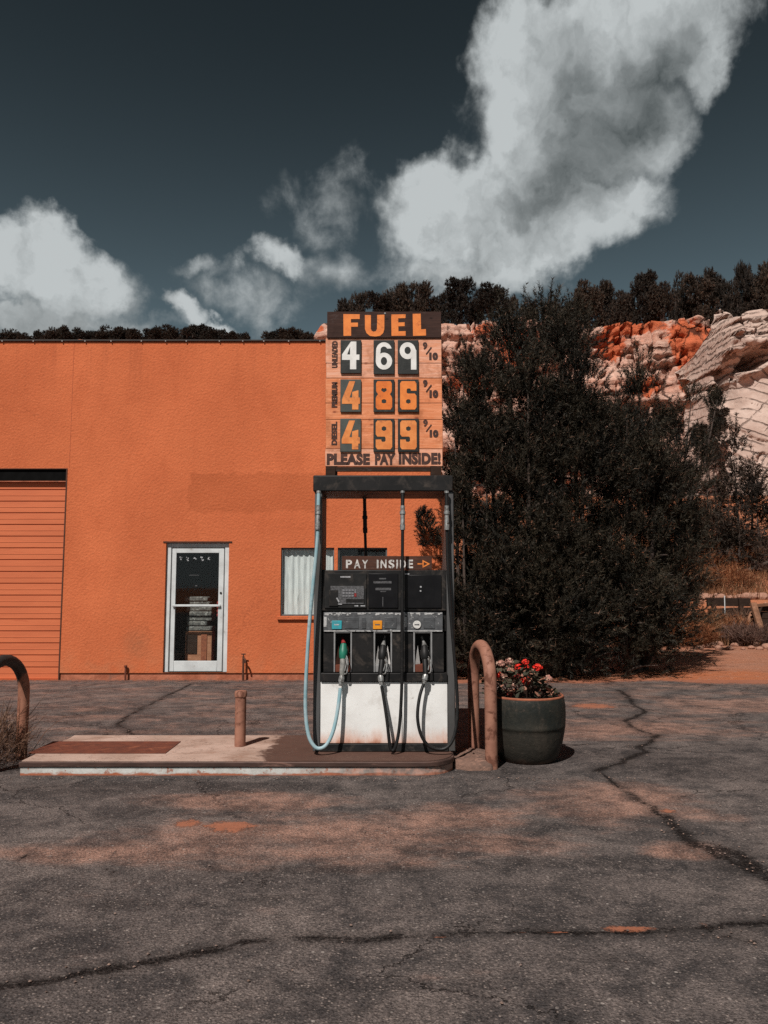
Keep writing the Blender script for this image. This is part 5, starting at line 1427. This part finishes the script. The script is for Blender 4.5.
cxs = np.linspace(-7.4, 62, 560); nz = 130; topz = 26.3 + 1.8 * (fbm(cxs * .16, cxs * 0, 66, 4) - .5)
topz = topz - 3.0 * ss(-5.5, -7.4, cxs)
V = []
for j in range(nz):
    z = 3 + (topz - 3) * j / (nz - 1); V.append(np.stack([cxs + .4 * (fbm(cxs * .4, z, 65, 3) - .5), cliff_y(cxs, z, topz), z], 1))
for j in range(1, 12):
    y = cliff_y(cxs, topz, topz) + j * 2.2; z = topz + .5 * (fbm(cxs * .3, y * .3, 67, 3) - .4) + j * .02; V.append(np.stack([cxs, y, z], 1))
me = np_mesh('cliff', np.concatenate(V), grid_faces(560, nz + 11), True)
AV = np.concatenate(V); red = np.full(len(AV), -1.0); PXc = 384 + F * AV[:, 0] / AV[:, 1]
for (px, py, rx, ry) in ((614, 338, 1.5, 2.4), (688, 344, 2.6, 2.6), (684, 378, 1.4, 3.0), (702, 362, 1.3, 2.2), (640, 326, 3.0, .8), (486, 330, 1.4, 1.0), (455, 380, 1.0, .8), (478, 384, 1.6, 1.2), (640, 390, 2.0, 1.2), (318, 330, .7, .6), (760, 350, 5, 3), (520, 350, 3, 2.4), (900, 350, 8, 4)):
    c = at(px, py, 70); red = np.maximum(red, 1 - ((AV[:, 0] - c.x) / rx) ** 2 - ((AV[:, 2] - c.z) / ry) ** 2)
attr(me, 'red', np.maximum(red, -1))
tag(finish(me, 'cliff', M['cliff'], smooth=False), kind='structure')

# the pale sandstone outcrop, nearer, at the right
nxo, nz = 420, 240; ux = np.linspace(0, 1, nxo); base_x = 19.6 + 36 * ux
otop = 21.6 - 3.4 * ss(21.6, 19.6, base_x) + 1.0 * (fbm(base_x * .45, base_x * 0, 71, 4) - .5) + 2.0 * ss(24, 40, base_x) - .8 * np.exp(-((base_x - 22.6) / .5) ** 2)
V = []; UP = []; LA = []; LB = []; LC = []
for j in range(nz):
    f = j / (nz - 1); z = 1.0 + (otop - 1.0) * f; oxs = base_x + 3.0 * f
    edge_z = 14.2 + (oxs - 21) * .42
    up = ss(-.35, .35, z - edge_z)
    y = 44.5 + .42 * np.minimum(z, edge_z) + .16 * np.maximum(z - edge_z, 0) + 5.0 * ss(1.3, -.1, base_x - 19.6) ** 1.3 + 3.2 * ss(.84, 1.0, f) ** 1.5
    sc_ = z * 1.0 + .007 * (oxs - 25) ** 2 - .10 * (oxs - 21)          # strata of the dome, bending over
    led = 1 - np.mod(sc_ * 1.05 + 1.6 * fbm(oxs * .25, z * .25, 72, 4), 1.0); led2 = vnoise(sc_ * .7, oxs * .05, 77)
    y = y + up * (-.62 * (led - .5) * (.5 + vnoise(oxs * .5, z * .7, 79)) + 1.9 * (led2 - .5) + 1.8 * (fbm(oxs * .5, z * .8, 74, 5) - .5) + .9 * (vnoise(oxs * 1.6, z * 2.2, 78) - .5) - .5) + (1 - up) * (.30 * (fbm(oxs * .8, z * .8, 75, 4) - .5) - .1)
    cave = np.exp(-(((oxs - 25.0 - (z - 16.8) * .6) / .8) ** 2 + ((z - 16.8) / .65) ** 2)); cave2 = np.exp(-(((oxs - 23.3) / .6) ** 2 + ((z - 15.2) / 1.9) ** 2))
    y = y + 2.8 * cave * (.6 + .8 * vnoise(oxs * 1.5, z * 1.5, 76)) + 2.8 * cave2
    y = y - .9 * np.exp(-((z - edge_z - .2) / .40) ** 2) * ss(20.6, 21.8, oxs)
    r1 = np.abs(fbm(oxs * .55 + 9, z * .22, 81, 4) - .5); r2_ = np.abs(fbm(oxs * .16, z * .7 + oxs * .2, 82, 4) - .5)
    y = y + up * (1.3 * np.clip(1 - r1 / .035, 0, 1) + .8 * np.clip(1 - r2_ / .03, 0, 1)) + (1 - up) * .35 * np.clip(1 - r2_ / .018, 0, 1)
    V.append(np.stack([oxs, y, z], 1)); UP.append(up); LA.append(z * math.cos(.40) + oxs * math.sin(.40)); LB.append(z * math.cos(-.72) + oxs * math.sin(-.72)); LC.append(sc_)
for j in range(1, 8):
    V.append(np.stack([V[nz - 1][:, 0] + j * 1.8, V[nz - 1][:, 1] + j * 3.0, otop - .5 * j], 1)); UP.append(UP[nz - 1]); LA.append(LA[nz - 1]); LB.append(LB[nz - 1]); LC.append(LC[nz - 1] + j)
me = np_mesh('sandstone_outcrop', np.concatenate(V), grid_faces(nxo, nz + 7), True)
for nm_, vv_ in (('up', UP), ('line_a', LA), ('line_b', LB), ('line_c', LC)): attr(me, nm_, np.concatenate(vv_))
tag(finish(me, 'sandstone_outcrop', M['white_rock'], smooth=False), kind='structure')

# junipers on the rim and far ridge: three of a kind, copied
rf = np.random.default_rng(23)
far_t = [sprig(15, .26, .17, .055, rf, 1.0) for _ in range(5)]


def round_juniper(h, wd, puffs, n, seed):
    r2 = np.random.default_rng(seed); P, D = [], []
    for k_ in range(puffs):
        a_ = r2.uniform(0, 6.28); rr_ = wd * .34 * math.sqrt(r2.random()); zc = h * (.16 + .72 * r2.random()); c = np.array([rr_ * math.cos(a_), rr_ * math.sin(a_), zc])
        rad = wd * r2.uniform(.16, .30) * (1.15 - .5 * zc / h)
        d = r2.normal(size=(n, 3)); d /= np.linalg.norm(d, axis=1)[:, None]
        P.append(c + d * rad * (r2.random((n, 1)) ** .4) * np.array([1, 1, .95])); D.append(d + np.array([0, 0, .5]))
    P = np.concatenate(P); D = np.concatenate(D); k2 = P[:, 2] > .15
    return place(far_t, P[k2], D[k2], r2.uniform(.7, 1.3, k2.sum()), r2)


PROTO = []
for i, (h, wd, pf) in enumerate(((4.2, 3.4, 12), (3.6, 3.6, 11), (4.8, 2.9, 12), (3.0, 3.0, 10))):
    cm = tri_mesh('crown', round_juniper(h, wd, pf, 130, 40 + i)); cm.materials.append(M['needles_far'])
    tb = MB()
    for k_ in range(3):
        a_ = k_ * 2.1 + i; tb.tube([(0, 0, -.6), (.1 * math.cos(a_), .1 * math.sin(a_), h * .25), (.5 * math.cos(a_), .5 * math.sin(a_), h * .62), (.6 * math.cos(a_), .6 * math.sin(a_), h * .86)], [.16, .12, .08, .03], 6, False)
    tm = bpy.data.meshes.new('trunk'); tm.from_pydata(tb.v, [], tb.f); tm.materials.append(M['bark'])
    PROTO.append((cm, tm))


def far_tree(i, loc, sc, label, group, rot):
    cm, tm = PROTO[i]
    t = thing('juniper_tree', label, 'tree', loc, group); t.scale = (sc, sc, sc * rf.uniform(.9, 1.1)); t.rotation_euler = (0, 0, rot)
    for nm_, me_ in (('crown', cm), ('trunk', tm)):
        o_ = bpy.data.objects.new(nm_, me_); COL.objects.link(o_); o_.parent = t
    return t


RIM = [(345, 299, .75), (360, 295, .7), (379, 292, .85), (398, 285, .95), (420, 284, .95), (440, 294, .7), (459, 278, 1.05), (490, 284, 1.0), (509, 300, .7), (528, 303, .6), (552, 303, .6), (568, 304, .6), (586, 282, 1.0), (604, 281, .9), (622, 291, .7), (643, 271, .9), (661, 284, .8),
       (679, 279, .8), (699, 274, 1.05), (716, 271, 1.05), (733, 287, .7), (741, 267, .9), (756, 275, .8), (769, 262, 1.0), (790, 268, 1.0), (815, 266, 1.0), (842, 268, 1.0), (692, 297, .7), (653, 299, .7), (612, 302, .6), (475, 299, .6), (409, 300, .6), (728, 296, .7), (632, 301, .6), (749, 290, .7)]
RIM_L = 'dark round juniper on the red cliff rim'
rim_top = lambda x: np.interp(x, cxs, topz)
for k_, (px, py, s_) in enumerate(RIM):
    Yt = 76 + rf.uniform(-3, 4) + (k_ > 27) * 4
    p = at(px, py, Yt); zb_ = float(rim_top(p.x)) + .2; i = int(rf.integers(0, 4))
    hh = max(1.6, p.z - zb_); H0 = (4.2, 3.6, 4.8, 3.0)[i]; sc = hh / H0
    t = far_tree(i, (p.x, Yt, zb_), max(sc, .7), RIM_L, 'junipers along the cliff rim', rf.uniform(0, 6.28))
    t.scale = (s_ * 1.08, s_ * 1.0, max(sc, .55))
# far ridge over the roof
for k_ in range(70):
    px = -30 + k_ * 4.9 + rf.uniform(-2, 2); 
    if 248 < px < 268: continue
    prof = float(np.interp(px, (-30, 40, 100, 185, 215, 246, 270, 284, 300, 316), (331, 330, 327, 323, 328, 335, 334, 328, 329, 333)))
    py = prof + rf.uniform(-1.5, 4); Yt = 152 + rf.uniform(-4, 8); p = at(px, py, Yt)
    zb_ = float(terrain_h(p.x, Yt)); i = int(rf.integers(0, 4)); hh = p.z - zb_
    sc = min(max(hh / (4.2, 3.6, 4.8, 3.0)[i], .38), 1.5)
    far_tree(i, (p.x, Yt, zb_ - .1), sc, 'small dark juniper on the far ridge above the flat roof', 'junipers along the far ridge', rf.uniform(0, 6.28))

# junipers and brush below the outcrop
mid_t = [sprig(18, .30, .12, .028, rf, 1.0) for _ in range(5)]


def slope_tree(label, px, py_t, Yt, wd, n, m='needles_far', leaders=3, holes=.40):
    tp = at(px, py_t, Yt); zb_ = float(terrain_h(tp.x, Yt)); base = (tp.x, Yt, zb_); L_ = []
    for k_ in range(leaders):
        ox = (k_ - (leaders - 1) / 2) * wd * .42; L_.append(((tp.x + ox, Yt + rf.uniform(-.3, .3), zb_ + .2), (tp.x + ox * 1.1 + rf.uniform(-.1, .1), Yt, tp.z - abs(ox) * .9), wd * .42))
    return conifer('juniper_tree', label, base, L_, n, mid_t, M[m], rf, .10, 'junipers on the slope under the outcrop', holes)


slope_tree('upright juniper with gaps in front of the pale sandstone slab', 731, 432, 29, 1.7, 150)
slope_tree('small dark juniper left of the upright one below the sandstone', 706, 470, 28, 1.6, 150)
slope_tree('low dark juniper right of the upright one at the slab foot', 757, 492, 28.5, 2.3, 150)
slope_tree('wide low juniper mass under the sandstone slab', 722, 500, 27, 2.6, 150, leaders=4)
for (px, py, Yt, s_, lb) in ((718, 406, 48.0, .42, 'small dark juniper growing in a crack of the pale sandstone'), (706, 424, 47.4, .62, 'dark juniper at the left edge of the pale sandstone slab'), (752, 300, 55.5, .5, 'dark juniper on top of the pale sandstone ledges')):
    p = at(px, py, Yt); i = 2; far_tree(i, (p.x, Yt, p.z - s_ * 4.8), s_, lb, None, 1.0)


def shrub(name, label, x, y, w_, h_, n, m, seed, L_=.5, nl=.22, nw=.012, cat='shrub', spread=.8, group=None):
    r2 = np.random.default_rng(seed); T = [sprig(16, L_, nl, nw, r2, .6) for _ in range(4)]
    a = r2.uniform(0, 6.28, n); rr_ = np.sqrt(r2.random(n)); z = float(terrain_h(x, y)) if y > 12.6 else 0.0
    P = np.stack([x + rr_ * np.cos(a) * w_ * .5 * .75, y + rr_ * np.sin(a) * w_ * .4, z + r2.random(n) ** .7 * h_ * .65 * (1 - .7 * rr_ ** 2)], 1)
    D = np.stack([np.cos(a) * rr_ * spread, np.sin(a) * rr_ * spread, np.full(n, .7)], 1) + r2.normal(0, .22, (n, 3))
    V_ = place(T, P, D, r2.uniform(.7, 1.2, n), r2)
    o_ = finish(tri_mesh(name, V_ - np.array([x, y, z])), name, M[m], loc=(x, y, z), smooth=False)
    return tag(o_, label, cat, group)


SH = [(712, 604, 22.45, .9, .95, 'thin dry bush against the left end of the dark timber wall', 'dry_grass'), (738, 603, 22.4, .8, .9, 'twiggy brown bush against the right end of the dark timber wall', 'dry_weed'),
      (688, 632, 20.2, 1.3, .55, 'low rust bush at the near edge of the tawny verge', 'red_brush'), (722, 606, 22.4, 1.1, .8, 'bare brown bush in front of the timber wall beside the pale stake', 'dry_weed'), (748, 646, 20.6, 1.2, .4, 'dark scrubby bush at the foot of the leaning timbers', 'brush'), (690, 575, 25.6, 2.0, .9, 'tawny bush above the row of stones at the left', 'dry_grass'), (724, 572, 25.9, 2.2, .8, 'broad tawny bush above the middle of the stone row', 'red_brush'), (660, 560, 25.0, 1.6, 1.1, 'dark brown bush close behind the right hand juniper', 'brush'),
      (668, 590, 24.6, 1.5, .95, 'rust coloured bush against the dark juniper edge', 'red_brush'), (700, 560, 27.5, 2.4, 1.0, 'wide rust brown bush on the grassy bank below the junipers', 'red_brush'), (750, 555, 27.8, 1.6, .8, 'dull rust bush on the bank near a dark timber wall', 'red_brush'),
      (742, 530, 29.0, 2.2, 1.2, 'grey brown brush in front of the upright slope juniper', 'brush'), (672, 612, 21.4, 1.6, .9, 'dry orange bush behind the dirt track beside the junipers', 'dry_grass'), (700, 622, 21.6, 1.7, .8, 'tawny bush at the edge of the dirt track', 'dry_grass'),
      (730, 628, 21.8, 1.5, .6, 'low tawny bush left of the leaning timbers', 'red_brush'), (640, 640, 18.6, 1.0, .6, 'small rust coloured bush under the junipers', 'red_brush'), (772, 560, 27.0, 1.6, 1.2, 'dark brush at the far right of the bank', 'brush')]
for i, (px, py, Yt, w_, h_, lb, m_) in enumerate(SH):
    x = at(px, py, Yt).x; shrub('shrub', lb, x, Yt, w_, h_, 260, m_, 300 + i, .35, .20, .014)

# dry weeds at the island end
shrub('dry_weed', 'tangled brown dry weed clump around the left guard hoop', -3.56, 6.86, .85, .52, 420, 'dry_weed', 400, .26, .09, .004, 'weed')
mbw = MB(); r2 = np.random.default_rng(5)
for k_ in range(30):
    b_ = Vector((-3.42 + r2.normal(0, .12), 6.95 + r2.normal(0, .15), .0)); e = b_ + Vector((r2.uniform(-.1, .42), r2.uniform(-.1, .1), r2.uniform(.3, .62)))
    mbw.tube([b_, b_.lerp(e, .5) + Vector((0, 0, .06)), e], [.004, .003, .0015], 4, False)
tag(mbw.build('dry_stalks', M['dry_weed'], loc=(-3.3, 6.95, 0)), 'thin bare dry stalks leaning out over the rusty plate', 'weed')

# dry grass on the bank and verges
r2 = np.random.default_rng(9); n = 34000
gxs = r2.uniform(4.5, 18, n); gys = np.concatenate([r2.uniform(23.6, 33, int(n * .62)), 20.4 + r2.random(n - int(n * .62)) * 2.6])
okm = fbm(gxs * .5, gys * .5, 91, 4) > .30
gxs, gys = gxs[okm], gys[okm]; n = len(gxs); gz = terrain_h(gxs, gys)
hgt = r2.uniform(.15, .45, n); a = r2.uniform(0, 6.28, n); V_ = np.empty((n, 3, 3))
V_[:, 0] = np.stack([gxs - .014 * np.cos(a), gys - .014 * np.sin(a), gz - .02], 1); V_[:, 1] = np.stack([gxs + .014 * np.cos(a), gys + .014 * np.sin(a), gz - .02], 1)
V_[:, 2] = np.stack([gxs + r2.normal(0, .10, n), gys + r2.normal(0, .10, n), gz + hgt], 1)
tag(finish(tri_mesh('dry_grass', V_.reshape(-1, 3)), 'dry_grass', M['dry_grass'], smooth=False), 'tawny dry grass covering the bank and the verge beyond the dirt track', 'grass', kind='stuff')

# rocks along the terrace edge
M['stone'] = surf('pink_stone', (.38, .21, .15), (.30, .15, .10), 6, .95, bump=.5, bscale=12, bdist=.03)


def rock_mesh(seed):
    bm = bmesh.new(); bmesh.ops.create_icosphere(bm, subdivisions=2, radius=1); r3 = random.Random(seed)
    off = [Vector((r3.uniform(-1, 1), r3.uniform(-1, 1), r3.uniform(-1, 1))).normalized() for _ in range(9)]
    for v in bm.verts:
        d = v.co.normalized(); v.co = d * (1 - .35 * max(0, max(d.dot(o_) for o_ in off[:5]) - .6) - .2 * max(0, max(d.dot(o_) for o_ in off[5:]) - .5)); v.co.z *= .7
    me_ = bpy.data.meshes.new('rock'); bm.to_mesh(me_); bm.free(); me_.materials.append(M['stone']); return me_


RK = [rock_mesh(i) for i in range(4)]
for k_ in range(24):
    px = 686 + k_ * 4.2 + rf.uniform(-2, 2); Yt = 23.75 + rf.uniform(-.15, .25); x = at(px, 587, Yt).x; s_ = rf.uniform(.09, .22)
    o_ = bpy.data.objects.new('rock', RK[k_ % 4]); COL.objects.link(o_); o_.location = (x, Yt, float(terrain_h(x, Yt)) + s_ * .4); o_.scale = (s_ * rf.uniform(.9, 1.4), s_, s_); o_.rotation_euler = (0, 0, rf.uniform(0, 6))
    tag(o_, 'pinkish stone in the row edging the grassy bank', 'rock', 'stones edging the bank')

for k_ in range(14):                                   # loose stones along the far side of the track
    px = 700 + k_ * 5.4 + rf.uniform(-3, 3); Yt = rf.uniform(19.0, 20.6); x = at(px, 650, Yt).x; s_ = rf.uniform(.05, .15)
    o_ = bpy.data.objects.new('rock', RK[k_ % 4]); COL.objects.link(o_); o_.location = (x, Yt, float(terrain_h(x, Yt)) + s_ * .3); o_.scale = (s_ * rf.uniform(.9, 1.5), s_, s_ * .9); o_.rotation_euler = (0, 0, rf.uniform(0, 6))
    tag(o_, 'small stone lying at the far edge of the dirt track', 'rock', 'loose stones by the dirt track')

# dark timber wall with a thin pale stake, leaning timbers
tw = thing('timber_wall', 'low dark timber retaining wall below the row of stones', 'retaining wall', (at(735, 605, 22.9).x, 22.9, 0))
xa, xb = at(705, 605, 22.9).x, at(751, 605, 22.9).x
for j in range(4): MB().bar((xa + RNG.uniform(-.1, .15), 22.92 + RNG.uniform(-.03, .03), .235 + j * .28 + RNG.uniform(-.03, .03)), (xb + RNG.uniform(-.15, .1), 22.92, .235 + j * .28 + RNG.uniform(-.03, .03)), .11, .24).build('plank', M['dark_timber'], tw, bevel=.01)
for k_ in range(2): MB().box(xa + .15 + k_ * .8, xa + .27 + k_ * .8, 22.74, 22.855, -.05, 1.2).build('post', M['dark_timber'], tw, bevel=.01)
p = at(724.5, 610, 22.5); tag(MB().bar((p.x, 22.5, 0), (p.x + .02, 22.5, 1.28), .022, .022).build('stake', M['alu'], loc=(p.x, 22.5, 0)), 'thin pale upright stake in front of the dark timber wall', 'stake')
LEAN = [((741, 642), (752, 612), .10, 21.6, 'short reddish timber leaning left of the crossed boards', 'old_timber'), ((748, 640), (762, 604), .09, 21.4, 'thin timber leaning beside the pale board', 'dark_timber'), ((765, 636), (753, 603), .17, 21.2, 'thick pale board leaning back to the left by dark timbers', 'old_timber'),
        ((738, 646), (735, 618), .10, 21.7, 'weathered post stub left of the leaning boards', 'old_timber'), ((752, 645), (757, 622), .12, 21.3, 'grey split board standing upright before the dark timbers', 'old_timber')]
for (b0, t0, w_, Yt, lb, m_) in LEAN:
    g_ = at(*b0, Yt); g_.z = 0.0; t_ = at(*t0, Yt + .5)
    tag(MB().bar(g_, t_, w_, w_ * .5).build('timber', M[m_], loc=tuple(g_), bevel=.008), lb, 'timber', 'old timbers leaning by the bank')
g_ = at(768, 640, 21.9)
sk = thing('timber_stack', 'dark stacked railway sleepers behind the leaning boards', 'timber stack', (g_.x + .3, 22.1, 0))
for j in range(5): MB().box(g_.x - .22 + RNG.uniform(-.06, .06), g_.x + 1.6, 21.95, 22.2, .01 + j * .21, .21 + j * .21).build('sleeper', M['dark_timber'], sk, bevel=.015)
MB().bar((g_.x - .45, 21.85, 1.00), (g_.x + 1.3, 21.9, 1.16), .10, .09).build('cap_board', M['old_timber'], sk, bevel=.01)
p = at(753, 551, 27.2); p2 = at(800, 551, 27.2)
tag(MB().box(p.x, p2.x, 27.2, 27.5, float(terrain_h(p.x, 27.2)) - .1, at(760, 541, 27.2).z).build('sleeper_wall', M['dark_timber'], loc=(p.x, 27.2, 0), bevel=.02), 'dark sleeper beam on the bank at the right edge', 'beam')
